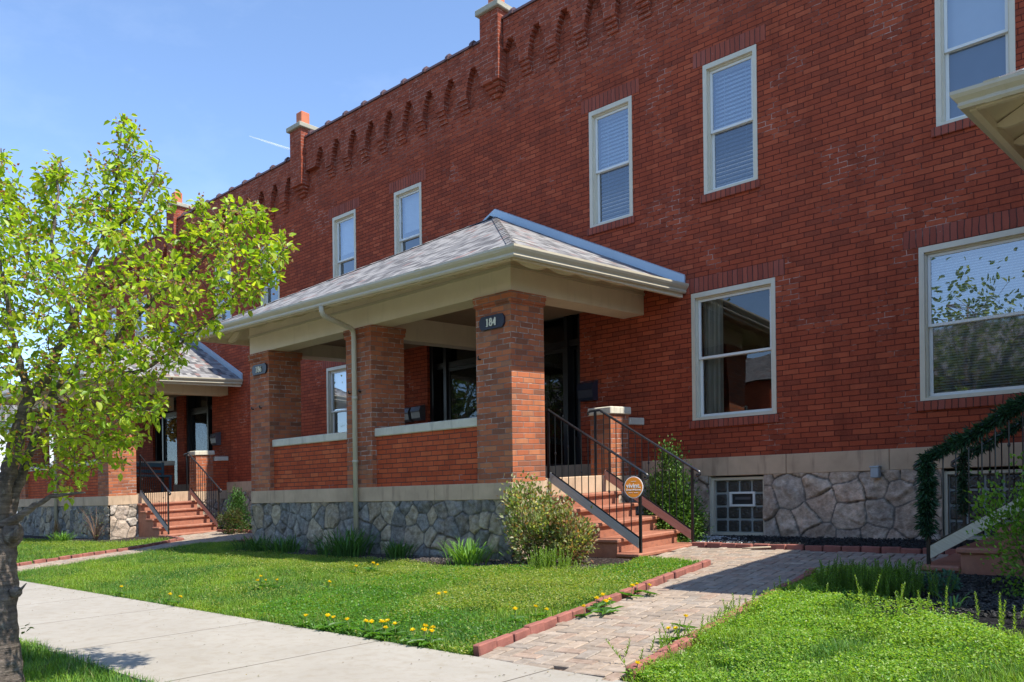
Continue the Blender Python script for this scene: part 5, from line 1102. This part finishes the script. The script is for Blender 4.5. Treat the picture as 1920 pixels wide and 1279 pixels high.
cover(LAWN3, 1500, lambda x, y: np.exp(-((y - 6.5) / 0.35) ** 2) + 0.05, 'chickweed', [(0.27, 0.34, 0.06), (0.2, 0.3, 0.05)], 0.025, lambda x, y: 0.05 + 0 * x, 'yellow green creeping weeds before the farther porch')
cover(LAWN4, 2500, lambda x, y: 0.5 * sm(vnoise(x, y, 2, 31), 0.4, 0.7), 'clover', [(0.14, 0.29, 0.04), (0.24, 0.38, 0.06)], 0.02, lambda x, y: 0.05 + 0 * x, 'low weeds at the foot of the tree trunk')
# pale gravel by the block window
n = 900; gx, gy = rng.uniform(-5.95, -4.75, n * 2), rng.uniform(9.12, 10.05, n * 2); k = (gx < -4.9 - 0.9 * np.abs(gy - 9.5) + rng.normal(0, 0.1, n * 2)); gx, gy = gx[k], gy[k]; n = len(gx)
V = []; Fq = []; C = []
ico = [(0, 0, 1), (0.9, 0, 0.1), (0.2, 0.85, 0), (-0.8, 0.4, 0.1), (-0.6, -0.7, 0), (0.4, -0.85, 0.1), (0, 0, -0.8)]; icf = [(0, 1, 2), (0, 2, 3), (0, 3, 4), (0, 4, 5), (0, 5, 1), (6, 2, 1), (6, 3, 2), (6, 4, 3), (6, 5, 4), (6, 1, 5)]
for i in range(n):
    s_ = rng.uniform(0.012, 0.024); a = rng.uniform(0, 6.28); b = len(V); c = rng.choice([0.55, 0.42, 0.3, 0.62]) * rng.uniform(0.8, 1.1)
    for p in ico: V.append((gx[i] + s_ * (p[0] * math.cos(a) - p[1] * math.sin(a)), gy[i] + s_ * (p[0] * math.sin(a) + p[1] * math.cos(a)), gz(gy[i]) + 0.012 + s_ * 0.6 * p[2])); C.append((c, c * 0.98, c * 0.94))
    Fq += [(b + f[0], b + f[1], b + f[2]) for f in icf]
tag(build_np('gravel', V, Fq, M['pebble'], None, cols=np.array(C), smooth=False), 'pale gravel below the glass block window', 'gravel', kind='stuff')
# mulch chips
n = 5200; pm = [(-12.5, 6.9, -5.5, 7.3), (-5.4, 9.12, -1.4, 10.1), (-2.3, 6.2, -1.0, 7.8)]
V = []; C = []; Fq = []
for (x0, y0, x1, y1), kk, pal in zip(pm, (4200, 3800, 2600), ([(0.10, 0.08, 0.07), (0.16, 0.13, 0.115), (0.05, 0.04, 0.035)], [(0.012, 0.012, 0.013), (0.03, 0.03, 0.03)], [(0.012, 0.012, 0.013), (0.05, 0.045, 0.04)])):
    for i in range(kk):
        x, y = rng.uniform(x0, x1), rng.uniform(y0, y1); L, W_ = rng.uniform(0.006, 0.022), rng.uniform(0.003, 0.008); a = rng.uniform(0, 6.28); ti = rng.normal(0, 0.3); b = len(V); z = gz(y) + 0.015 + rng.uniform(0, 0.01)
        ca, sa = math.cos(a), math.sin(a)
        for (p, q, r_) in ((-L, -W_, 0), (L, -W_, 0), (L, W_, 0), (-L, W_, 0), (-L, -W_, .006), (L, -W_, .006), (L, W_, .006), (-L, W_, .006)): V.append((x + p * ca - q * sa, y + p * sa + q * ca, z + r_ + ti * p)); C.append(pal[i % len(pal)])
        Fq += [(b + 4, b + 5, b + 6, b + 7), (b, b + 1, b + 5, b + 4), (b + 1, b + 2, b + 6, b + 5), (b + 2, b + 3, b + 7, b + 6), (b + 3, b, b + 4, b + 7)]
tag(build_np('mulch_chips', V, Fq, M['pebble'], None, cols=np.array(C), smooth=False), 'loose mulch chips in the planting beds', 'mulch', kind='stuff')
n = 420; x = rng.uniform(-12, -1.5, n); y = np.where(rng.random(n) < 0.6, 3.78 - np.abs(rng.normal(0, 0.12, n)), rng.uniform(2.2, 3.7, n)); y = np.where(rng.random(n) < 0.2, 2.15 + np.abs(rng.normal(0, 0.12, n)), y)
P = np.stack([x, y, gzv(y) + 0.017], 1); leaves('leaf_litter', P, unit(n) * np.array([1, 1, 0.1]), np.tile([[0, 0, 1.0]], (n, 1)) + unit(n) * 0.2, rng.uniform(0.008, 0.022, n), rng.uniform(0.004, 0.009, n), blob_cols(n, [(0.16, 0.10, 0.05), (0.28, 0.22, 0.12), (0.12, 0.18, 0.04), (0.07, 0.05, 0.035)]), M['petal']); tag(bpy.data.objects['leaf_litter'], 'dry leaf litter scattered on the sidewalk', 'litter', kind='stuff')
# fallen stick and garden edging twig
m = MB(); m.tube([(-4.62, 8.86, gz(8.86) + 0.03), (-4.5, 8.9, gz(8.9) + 0.035), (-4.32, 8.97, gz(8.97) + 0.04)], [0.008, 0.012, 0.009], 6); tag(m.build('stick', flat('pale_stick', (0.5, 0.4, 0.28), 0.8)), 'pale stick lying on the paving by the wall bed', 'stick')

# dandelions
DP = [(-9.526, 3.81), (-8.373, 3.83), (-8.132, 3.82), (-8.498, 4.96), (-8.167, 4.753), (-8.149, 4.813), (-8.0, 4.87), (-7.353, 5.057), (-8.003, 5.876), (-5.87, 3.83), (-5.597, 3.84), (-5.511, 3.86), (-5.306, 3.85), (-5.095, 3.83), (-4.986, 3.84), (-4.838, 3.83), (-4.93, 3.88), (-4.887, 3.92), (-4.80, 3.88), (-4.523, 3.83), (-4.424, 3.84), (-4.511, 3.922), (-4.44, 3.95), (-4.371, 3.85), (-5.533, 5.067), (-5.53, 4.987), (-4.256, 4.835), (-4.20, 4.863), (-4.332, 4.673), (-4.05, 5.439), (-4.02, 5.30), (-3.95, 5.06), (-3.90, 5.33), (-3.86, 5.19), (-4.16, 6.064), (-4.10, 5.869), (-4.02, 6.0), (-3.029, 4.964), (-2.942, 4.65), (-2.90, 4.70), (-2.66, 3.86), (-7.821, 6.059), (-7.898, 6.051)]
def mkdand():
    T = thing('dandelion', (0, 0, 0), 'x', 'dandelion', 'dandelions'); n = 46; a = rng.uniform(0, 6.28, n); t = rng.random(n)
    P = np.zeros((n, 3)); P[:, 2] = 0.078; D = np.stack([np.cos(a), np.sin(a), 0.25 + 1.6 * t], 1); leaves('flower', P, D, np.stack([-np.cos(a), -np.sin(a), np.full(n, 1.0)], 1), 0.021, 0.006, blob_cols(n, [(0.85, 0.70, 0.02), (0.82, 0.62, 0.015)], 0.1), M['petal'], T)
    m = MB(); m.tube([(0, 0, 0), (0.004, 0, 0.04), (0, 0, 0.079)], 0.0022, 5); m.build('stem', M['stem'], T)
    n = 12; a = rng.uniform(0, 6.28, n); P = np.zeros((n, 3)); P[:, 2] = 0.02; leaves('leaf_rosette', P, np.stack([np.cos(a), np.sin(a), np.full(n, 0.35)], 1), np.tile([[0, 0, 1.0]], (n, 1)), 0.085, 0.022, blob_cols(n, [(0.09, 0.22, 0.03)]), M['leaf'], T, droop=0.2); return T
d0 = mkdand()
for i, (x, y) in enumerate(DP):
    T = d0 if i == 0 else copy_tree(d0); T.location = (x, y, gz(y) + random.uniform(-0.005, 0.015)); T.rotation_euler = (random.uniform(-0.2, 0.2), random.uniform(-0.2, 0.2), random.uniform(0, 6)); s_ = random.uniform(1.1, 1.5); T.scale = (s_,) * 3
    if x > -3.2: lb = ('yellow dandelion at the bottom edge of the photo, right of the walkway' if y < 4.2 else 'yellow dandelion in the wispy weeds right of the near walkway', 'dandelions right of the walkway')
    elif x > -4.34 and y > 5.7: lb = ('yellow dandelion in the farther clump spilling over the red edging bricks', 'dandelions of the farther edging clump')
    elif x > -4.25 and y > 4.9: lb = ('yellow dandelion in the nearer leafy clump spilling over the red edging bricks', 'dandelions of the nearer edging clump')
    elif y < 4.0 and x > -4.6: lb = ('yellow dandelion of the tight cluster at the sidewalk edge, nearest the walkway corner', 'dandelions of the cluster by the walkway corner')
    elif y < 4.0 and x > -6: lb = ('yellow dandelion in the loose row along the sidewalk edge left of the tight cluster', 'dandelions in the sidewalk row')
    elif y < 4.0 and x > -9: lb = ('yellow dandelion of the pair at the sidewalk edge, nearer the tree', 'pair of dandelions at the sidewalk')
    elif y < 4.0: lb = ('lone yellow dandelion at the sidewalk edge, closest to the tree trunk', None)
    elif x > -4.5: lb = ('yellow dandelion in the grass just left of the edging bricks', 'dandelions inside the edging')
    elif x > -6: lb = ('yellow dandelion of the pair in the middle of the nearest lawn', 'pair of dandelions mid lawn')
    elif y > 5.5: lb = ('yellow dandelion in the pale creeping weeds below the planting bed', 'dandelions near the planting bed')
    elif x > -7.6: lb = ('lone yellow dandelion in the left half of the nearest lawn, right of the cluster', None)
    else: lb = ('yellow dandelion of the small cluster in the left half of the nearest lawn', 'dandelion cluster in the left lawn')
    T['label'] = lb[0]
    if lb[1]: T['group'] = lb[1]
    else: T['group'] = 'single dandelions'

# ================================================================ STREET TREE
TB = Vector((-5.35, 1.5, -1.06)); tr_ = thing('cherry_tree', TB, 'young cherry tree with fresh yellow green leaves and banded grey bark at the left edge', 'tree')
rv = np.array([0.732, 0.681, 0.0]); dv = np.array([-0.681, 0.732, 0.0]); K = 0.003026
def T3(px_, py_, d=0.0):
    """crown point: metres right of the trunk, metres up, metres of depth"""
    r_, z_ = (px_ - 10) * K, (1303 - py_) * K; s_ = 1 + d / 4.73
    r2 = (r_ - 2.88) * s_ + 2.88; z2 = (z_ - 1.06) * s_ + 1.06
    return np.array([TB.x, TB.y, TB.z]) + rv * r2 + dv * d + np.array([0, 0, 1.0]) * z2
limbs = [
 ([(-4, 1330, 0), (-8, 1250, 0), (-10, 1150, 0), (-12, 1060, 0), (-8, 990, 0)], [0.150, 0.132, 0.120, 0.118, 0.105]),
 ([(-8, 990, 0), (12, 910, -.03), (28, 860, -.05), (42, 800, -.06), (62, 752, -.08), (98, 700, -.1), (118, 655, -.1), (150, 600, -.12), (168, 520, -.1), (205, 440, -.05), (228, 340, 0), (243, 235, 0)], [0.07, 0.048, 0.042, 0.038, 0.034, 0.027, 0.023, 0.019, 0.015, 0.011, 0.007, 0.003]),
 ([(10, 1000, .0), (34, 925, .05), (55, 862, .1), (78, 798, .15), (102, 742, .2), (150, 690, .2), (220, 640, .15), (300, 560, .1), (380, 500, .05), (450, 425, 0)], [0.045, 0.030, 0.025, 0.021, 0.018, 0.016, 0.014, 0.011, 0.008, 0.004]),
 ([(8, 985, -.02), (40, 968, -.08), (70, 950, -.12), (110, 930, -.15), (165, 925, -.2)], [0.030, 0.022, 0.017, 0.011, 0.004]),
 ([(-8, 975, 0), (-22, 900, .1), (-50, 820, .15), (-66, 700, .2), (-55, 560, .25), (-22, 430, .2), (8, 330, .15), (14, 275, .15)], [0.045, 0.034, 0.028, 0.023, 0.017, 0.012, 0.007, 0.003]),
 ([(62, 752, -.08), (48, 690, -.2), (35, 640, -.25), (18, 540, -.3), (5, 470, -.3)], [0.026, 0.02, 0.016, 0.01, 0.004]),
 ([(150, 600, -.12), (128, 540, -.2), (108, 470, -.2), (118, 380, -.15), (126, 295, -.1)], [0.018, 0.014, 0.011, 0.007, 0.003]),
 ([(150, 690, .2), (255, 700, .05), (340, 655, 0), (420, 592, -.05), (485, 520, -.1), (552, 466, -.1)], [0.013, 0.011, 0.009, 0.007, 0.005, 0.002]),
 ([(205, 440, -.05), (262, 400, -.2), (298, 340, -.2), (312, 300, -.2)], [0.010, 0.007, 0.005, 0.002]),
 ([(102, 742, .2), (160, 770, .0), (220, 780, -.1), (290, 775, -.2)], [0.012, 0.009, 0.007, 0.003]),
 ([(-22, 900, .1), (-90, 850, .1), (-180, 780, .1), (-240, 640, 0)], [0.03, 0.022, 0.014, 0.006]),
 ([(-50, 820, .15), (-120, 680, -.2), (-170, 540, -.3), (-180, 420, -.3)], [0.025, 0.018, 0.012, 0.004])]
m = MB(); nodes = []
pts0 = [T3(*p) for p in limbs[0][0]]
# knobbly trunk
V = []; Fq = []; ns = 26; rows = 60; cl = np.array(pts0); rd = limbs[0][1]
for i in range(rows + 1):
    t = i / rows * (len(cl) - 1); k = min(int(t), len(cl) - 2); f_ = t - k; c = cl[k] * (1 - f_) + cl[k + 1] * f_; r_ = rd[k] * (1 - f_) + rd[k + 1] * f_
    for j in range(ns):
        a = 2 * math.pi * j / ns; q = r_ * (1 + 0.05 * math.sin(3 * a + i * 0.13) + 0.03 * math.sin(7 * a - i * 0.4) + 0.05 * math.exp(-((i - 36 - 3 * math.sin(a)) / 2.5) ** 2) + 0.035 * math.exp(-((i - 17) / 2.0) ** 2) + 0.02 * math.sin(i * 1.3 + a))
        p = c + rv * q * math.cos(a) + dv * q * math.sin(a); V.append(tuple(p))
for i in range(rows):
    for j in range(ns): Fq.append((i * ns + j, i * ns + (j + 1) % ns, (i + 1) * ns + (j + 1) % ns, (i + 1) * ns + j))
m.add(V, Fq, True)
m.ball(T3(32, 1110, -.03), 0.034, 10); m.ball(T3(28, 1000, -.02), 0.055, 12, 1.4); m.tube([T3(30, 1110, -.03), T3(44, 1103, -.04), T3(52, 1094, -.05)], [0.012, 0.008, 0.003], 6)
m.tube([T3(28, 1010, -.04), T3(35, 1000, -.08), T3(36, 985, -.1)], [0.03, 0.02, 0.006], 7)
m.build('trunk', M['bark'], tr_, fix=False)
mb_ = MB()
for pl, rr_ in limbs[1:]:
    P3 = [T3(*p) for p in pl]; fine = []; fr_ = []
    for i in range(len(P3) - 1):
        for q in range(5):
            t = q / 5; a = P3[max(i - 1, 0)]; b = P3[i]; c = P3[i + 1]; d = P3[min(i + 2, len(P3) - 1)]
            p = 0.5 * ((2 * b) + (-a + c) * t + (2 * a - 5 * b + 4 * c - d) * t * t + (-a + 3 * b - 3 * c + d) * t ** 3); fine.append(p + rng.normal(0, 0.004, 3)); fr_.append(rr_[i] * (1 - t) + rr_[i + 1] * t)
    fine.append(P3[-1]); fr_.append(rr_[-1]); mb_.tube(fine, fr_, 8); nodes += list(zip(fine, fr_))
crown = [(-230, 420), (-150, 330), (-60, 290), (-20, 255), (12, 262), (30, 300), (48, 350), (75, 365), (105, 285), (130, 285), (140, 325), (172, 340), (180, 290), (215, 280), (232, 208), (268, 206), (276, 262), (310, 300), (312, 345), (300, 375), (338, 352), (332, 395), (318, 415), (352, 440), (372, 378), (430, 362), (470, 378), (525, 392), (505, 430), (570, 458), (552, 500), (520, 540), (470, 575), (432, 600), (415, 625), (350, 640), (372, 660), (330, 700), (300, 735), (320, 750), (312, 800), (250, 850), (235, 890), (170, 870), (160, 930), (105, 935), (90, 900), (60, 880), (-20, 830), (-150, 800), (-260, 650)]
cpol = [(p[0], p[1]) for p in crown]
NA = 1850; A = []
while len(A) < NA:
    px_, py_ = rng.uniform(-260, 575), rng.uniform(200, 940)
    if not inpoly(np.array([px_]), np.array([py_]), cpol)[0]: continue
    if py_ > 700 and px_ < 130 and rng.random() < 0.25: continue
    if px_ < -60 and rng.random() < 0.5: continue
    e = min(math.hypot(px_ - q[0], py_ - q[1]) for q in cpol); d = rng.uniform(-1, 1) * 0.62 * min(1, e / 110) - 0.10 * max(0, px_) / 500
    A.append(T3(px_, py_, d))
A = np.array(A); NP = np.array([n_[0] for n_ in nodes]); dist = np.array([np.min(np.linalg.norm(NP - a, axis=1)) for a in A]); order = np.argsort(dist)
NL = [tuple(n_[0]) for n_ in nodes]; NLa = np.array(NL); tips = []
tw = MB()
for i in order:
    a = A[i]; dd = np.linalg.norm(NLa - a, axis=1) + 0.25 * np.maximum(0, NLa[:, 2] - a[2]); k = int(np.argmin(dd)); b = NLa[k]; L = np.linalg.norm(a - b)
    if L < 0.02: tips.append((a, np.array([0, 0, 1.0]))); continue
    out = a - np.array([TB.x, TB.y, a[2] - 0.4]); out /= np.linalg.norm(out) + 1e-6
    m1 = b + (a - b) * 0.4 + rng.normal(0, 0.05 * L, 3) - np.array([0, 0, 0.05 * L]); m2 = b + (a - b) * 0.75 + rng.normal(0, 0.04 * L, 3); r0 = min(0.0055, 0.0022 + 0.006 * L)
    tw.tube([b, m1, m2, a], [r0, r0 * 0.8, r0 * 0.6, 0.0014], 4, cap=False); NLa = np.vstack([NLa, m1[None], m2[None], a[None]]); tips.append((a, (a - m1) / (np.linalg.norm(a - m1) + 1e-6))); 
    if L > 0.12: tips.append((m2, (a - b) / L))
mb_.v and mb_.build('branches', M['bark'], tr_, fix=False); tw.build('twigs', M['bark'], tr_, fix=False)
PP = []; DD = []; NN = []; CC = []; LL = []; P2 = []
for (a, d_) in tips:
    k = rng.integers(4, 9); tone = rng.uniform(0.88, 1.2)
    for j in range(k):
        u = unit(1)[0]; D = d_ * 0.5 + u * 0.9 + np.array([0, 0, -0.25]); p = a + u * rng.uniform(0.0, 0.05) - d_ * rng.uniform(0, 0.06); PP.append(p); DD.append(D); NN.append(unit(1)[0] * 0.6 + np.array([0.1, 0, 0.9])); LL.append(rng.uniform(0.024, 0.056))
        CC.append(np.array([(0.30, 0.43, 0.025), (0.36, 0.47, 0.03), (0.20, 0.34, 0.025), (0.40, 0.48, 0.05)][rng.integers(0, 4)]) * tone * rng.uniform(0.82, 1.18))
    for j in range(rng.integers(1, 5)): P2.append(a + rng.normal(0, 0.028, 3))
PP = np.array(PP); DD = np.array(DD); NN = np.array(NN); LL = np.array(LL)
leaves('leaves', PP, DD, NN, LL, LL * 0.56, np.array(CC), M['leaf'], tr_, fold=0.18, droop=0.18)
P2 = np.array(P2); leaves('flower_remains', P2, unit(len(P2)), unit(len(P2)), 0.021, 0.013, blob_cols(len(P2), [(0.36, 0.17, 0.08), (0.28, 0.11, 0.07), (0.42, 0.27, 0.12)]), M['leaf'], tr_)
P3_ = np.array([T3(40, 1180, -.1), T3(48, 1175, -.12), T3(54, 1178, -.12), T3(50, 1186, -.11), T3(42, 1190, -.1)]); leaves('sprout', P3_, np.array([[.7, .6, .3]] * 5) + unit(5) * 0.5, unit(5) * .3 + np.array([0, 0, 1]), 0.035, 0.018, blob_cols(5, [(0.10, 0.16, 0.03)]), M['leaf'], tr_)

# ================================================================ BEYOND
def far_tree(x, y, h, r_, pal, label, n=3200, size=0.28, trunk=0.22, z=-1.1, sparse=False):
    T = thing('street_tree', (x, y, z), label, 'tree', 'trees around the houses'); m = MB(); m.tube([(x, y, z - 0.1), (x + 0.1, y, z + h * 0.3), (x - 0.1, y + 0.1, z + h * 0.55), (x, y, z + h * 0.85)], [trunk, trunk * 0.8, trunk * 0.5, 0.04], 8)
    cs = []
    for i in range(26):
        a = rng.uniform(0, 6.28); q = rng.uniform(0.3, 1) * r_; c = np.array([x + q * math.cos(a), y + q * math.sin(a), z + h * rng.uniform(0.42, 0.98)]); cs.append(c); zz = z + h * rng.uniform(0.25, 0.5)
        m.tube([(x, y, zz), tuple((np.array([x, y, zz]) + c) / 2 + np.array([0, 0, 0.15 * h * 0.3])), tuple(c)], [trunk * 0.35, trunk * 0.2, 0.02], 5, cap=False)
        for _ in range(5): m.tube([tuple(c), tuple(c + rng.normal(0, r_ * 0.2, 3))], [0.02, 0.008], 3, cap=False)
    m.build('trunk', M['bark'], T, fix=False); cs = np.array(cs); ci = rng.integers(0, len(cs), n); P = cs[ci] + rng.normal(0, r_ * 0.2, (n, 3)); leaves('crown', P, unit(n), unit(n) + np.array([0, 0, .5]), size, size * 0.6, blob_cols(n, pal, 0.3), M['leaf'], T)
fp = [(0.10, 0.18, 0.03), (0.14, 0.22, 0.04), (0.20, 0.26, 0.06)]
far_tree(-52, 24, 9, 4.0, fp, 'distant tree left of the row house, seen through the cherry leaves')
far_tree(-60, 8, 8, 3.6, fp, 'distant tree far down the street behind the trunk')
far_tree(3.5, -15.5, 11, 4.6, [(0.16, 0.20, 0.05), (0.24, 0.26, 0.08)], 'big street tree across the road, mirrored in the right-hand window', 15000, 0.10, 0.3)
far_tree(8.0, -17.5, 10, 4.2, [(0.16, 0.20, 0.05), (0.24, 0.26, 0.08)], 'second street tree across the road, mirrored in the right-hand window', 12000, 0.10, 0.3)
def simple_house(x0, x1, y0, y1, h, rh, wall, label):
    T = thing('neighbour_house', ((x0 + x1) / 2, (y0 + y1) / 2, -1.1), label, 'house'); m = MB(); m.box(x0, x1, y0, y1, -1.2, h); m.build('wall', wall, T)
    m = MB(); my = (y0 + y1) / 2; m.prism([(y0 - 0.4, h + 0.001), (y1 + 0.4, h + 0.001), (my, h + rh)], 'x', x0 - 0.4, x1 + 0.4); m.build('roof', M['shingle'], T)
    for f in (y0, y1):
        for zc in ([0.6, 3.4] if h > 4 else [0.6]):
            x = x0 + 1.2
            while x < x1 - 1.5:
                m = MB(); s_ = -1 if f == y0 else 1; ring(m, x, x + 1.0, zc, zc + 1.6, 0.08, f + s_ * 0.001, f + s_ * 0.06); wn_ = m.build('window', M['wframe'], T); m = MB(); m.box(x + 0.081, x + 0.919, f + s_ * 0.01, f + s_ * 0.03, zc + 0.081, zc + 1.519); m.build('pane', M['door'], wn_); x += 2.4
    return T
simple_house(-66, -52, 9.5, 19, 4.8, 2.4, flat('white_siding', (0.7, 0.71, 0.72), 0.7), 'distant white house seen at the far left through the leaves')
simple_house(-16, -2, -29, -20, 5.4, 3.0, M['brick'], 'brick house across the road, mirrored dimly in the living room window')
# parked car far down the left
def car(x, y, z, ang, paint, label):
    T = thing('parked_car', (0, 0, 0), label, 'car'); m = MB()
    def loft(secs, n_=14):
        V = []; 
        for (xx, hw, z0, z1) in secs:
            for j in range(n_): t = 2 * math.pi * j / n_; c, s_ = math.cos(t), math.sin(t); V.append((xx, hw * np.sign(c) * abs(c) ** 0.45, (z0 + z1) / 2 + (z1 - z0) / 2 * np.sign(s_) * abs(s_) ** 0.45))
        F_ = [(i * n_ + j, i * n_ + (j + 1) % n_, (i + 1) * n_ + (j + 1) % n_, (i + 1) * n_ + j) for i in range(len(secs) - 1) for j in range(n_)] + [tuple(range(n_)), tuple(range((len(secs) - 1) * n_, len(secs) * n_))]; return V, F_
    V, F_ = loft([(-2.25, .7, .4, .75), (-2.1, .85, .3, .95), (-1.2, .9, .28, 1.0), (0.8, .9, .28, 1.0), (1.9, .86, .3, .85), (2.25, .72, .38, .65)]); m.add(V, F_, True); body = addloc(m, 'body', paint, T)
    m = MB(); V, F_ = loft([(-1.95, .68, .9, 1.0), (-1.35, .72, .9, 1.42), (-0.2, .72, .9, 1.48), (0.45, .7, .9, 1.38), (1.1, .68, .88, 0.98)]); m.add(V, F_, True); addloc(m, 'cabin_glass', M['door'], T)
    m = MB(); m.bbox(-1.2, 0.3, -.6, .6, 1.455, 1.49, .01); addloc(m, 'roof', paint, T)
    for wx in (-1.4, 1.4):
        for wy in (-.82, .82): m = MB(); m.tube([(wx, wy - .1, .33), (wx, wy + .1, .33)], .33, 18); wh = addloc(m, 'wheel', M['black'], T); m = MB(); m.tube([(wx, wy - .11, .33), (wx, wy + .11, .33)], .19, 12); r0_ = addloc(m, 'rim', M['utility'], wh)
    for wy in (-.6, .6): m = MB(); m.ball((2.16, wy, .66), .12, 8, .6); addloc(m, 'headlight', M['white'], T)
    T.location = (x, y, z); T.rotation_euler = (0, 0, ang)
pnt = flat('silver_blue_paint', (0.25, 0.36, 0.48), 0.25, metal=0.3)
simple_house(-40, -20, -30, -21, 6.4, 2.2, M['wbrick'], 'unseen long brick house across the road, farther left, added to block mirrored sky')  # added with the next house to hide horizon sky from the glass
simple_house(2, 22, -29, -20, 5.4, 3.0, flat('grey_siding', (0.4, 0.42, 0.43), 0.7), 'unseen grey sided house behind the street trees, added to block mirrored sky')
far_tree(-9, -15, 10, 4.0, [(0.12, 0.17, 0.04), (0.18, 0.22, 0.06)], 'unseen street tree added across the road in front of the mirrored brick house', 4200, 0.22, 0.25)  # added along with the houses to dim what the panes mirror
far_tree(-28, -15, 14, 6.0, [(0.12, 0.17, 0.04), (0.18, 0.22, 0.06)], 'unseen tall street tree across the road, added to block sky mirrored in the doors', 6500, 0.22, 0.25)  # added as a taller blocker against sky in the storm doors
far_tree(-40, -17, 14, 6.0, [(0.12, 0.17, 0.04), (0.18, 0.22, 0.06)], 'unseen tall tree added at the far end of the opposite side, blocking mirrored sky', 6500, 0.25, 0.3)  # second added blocker, unseen, keeps sky out of the door reflections
car(-44.5, 11.5, -1.15, math.radians(75), pnt, 'silver blue car parked far left, glimpsed between the trunk and the porch')
# jet contrail high in the sky
def contrail():
    m_, t_, b_ = newmat('contrail_vapour'); t_.nodes.remove(b_); g = N(t_); em = g.n('ShaderNodeBsdfDiffuse'); em.inputs[0].default_value = (1, 1, 1, 1); tl = g.n('ShaderNodeBsdfTranslucent'); tl.inputs[0].default_value = (1, 1, 1, 1); ad = g.n('ShaderNodeMixShader'); tr0 = g.n('ShaderNodeBsdfTransparent')
    t_.links.new(em.outputs[0], ad.inputs[1]); t_.links.new(tl.outputs[0], ad.inputs[2]); mx = g.n('ShaderNodeMixShader'); lw_ = g.n('ShaderNodeLayerWeight'); lw_.inputs[0].default_value = 0.5
    g.put(mx.inputs[0], g.m('MULTIPLY', g.m('SUBTRACT', 1.0, lw_.outputs['Facing']), 0.42)); t_.links.new(tr0.outputs[0], mx.inputs[1]); t_.links.new(ad.outputs[0], mx.inputs[2]); t_.links.new(mx.outputs[0], t_.nodes['Material Output'].inputs['Surface'])
    Fd = 3000.0
    def S(px_, py_): return (FW * 1.0 + RT * ((px_ - 960) / FPX) + UP * ((942 - py_) / FPX)) * Fd
    a, b = S(467, 255), S(541, 279); m = MB(); m.tube([a, a.lerp(b, 0.5), b + (b - a) * 0.1], [1.5, 3.2, 4.0], 10); tag(m.build('contrail', m_), 'thin white jet contrail in the blue sky left of the chimney', 'contrail')
contrail()
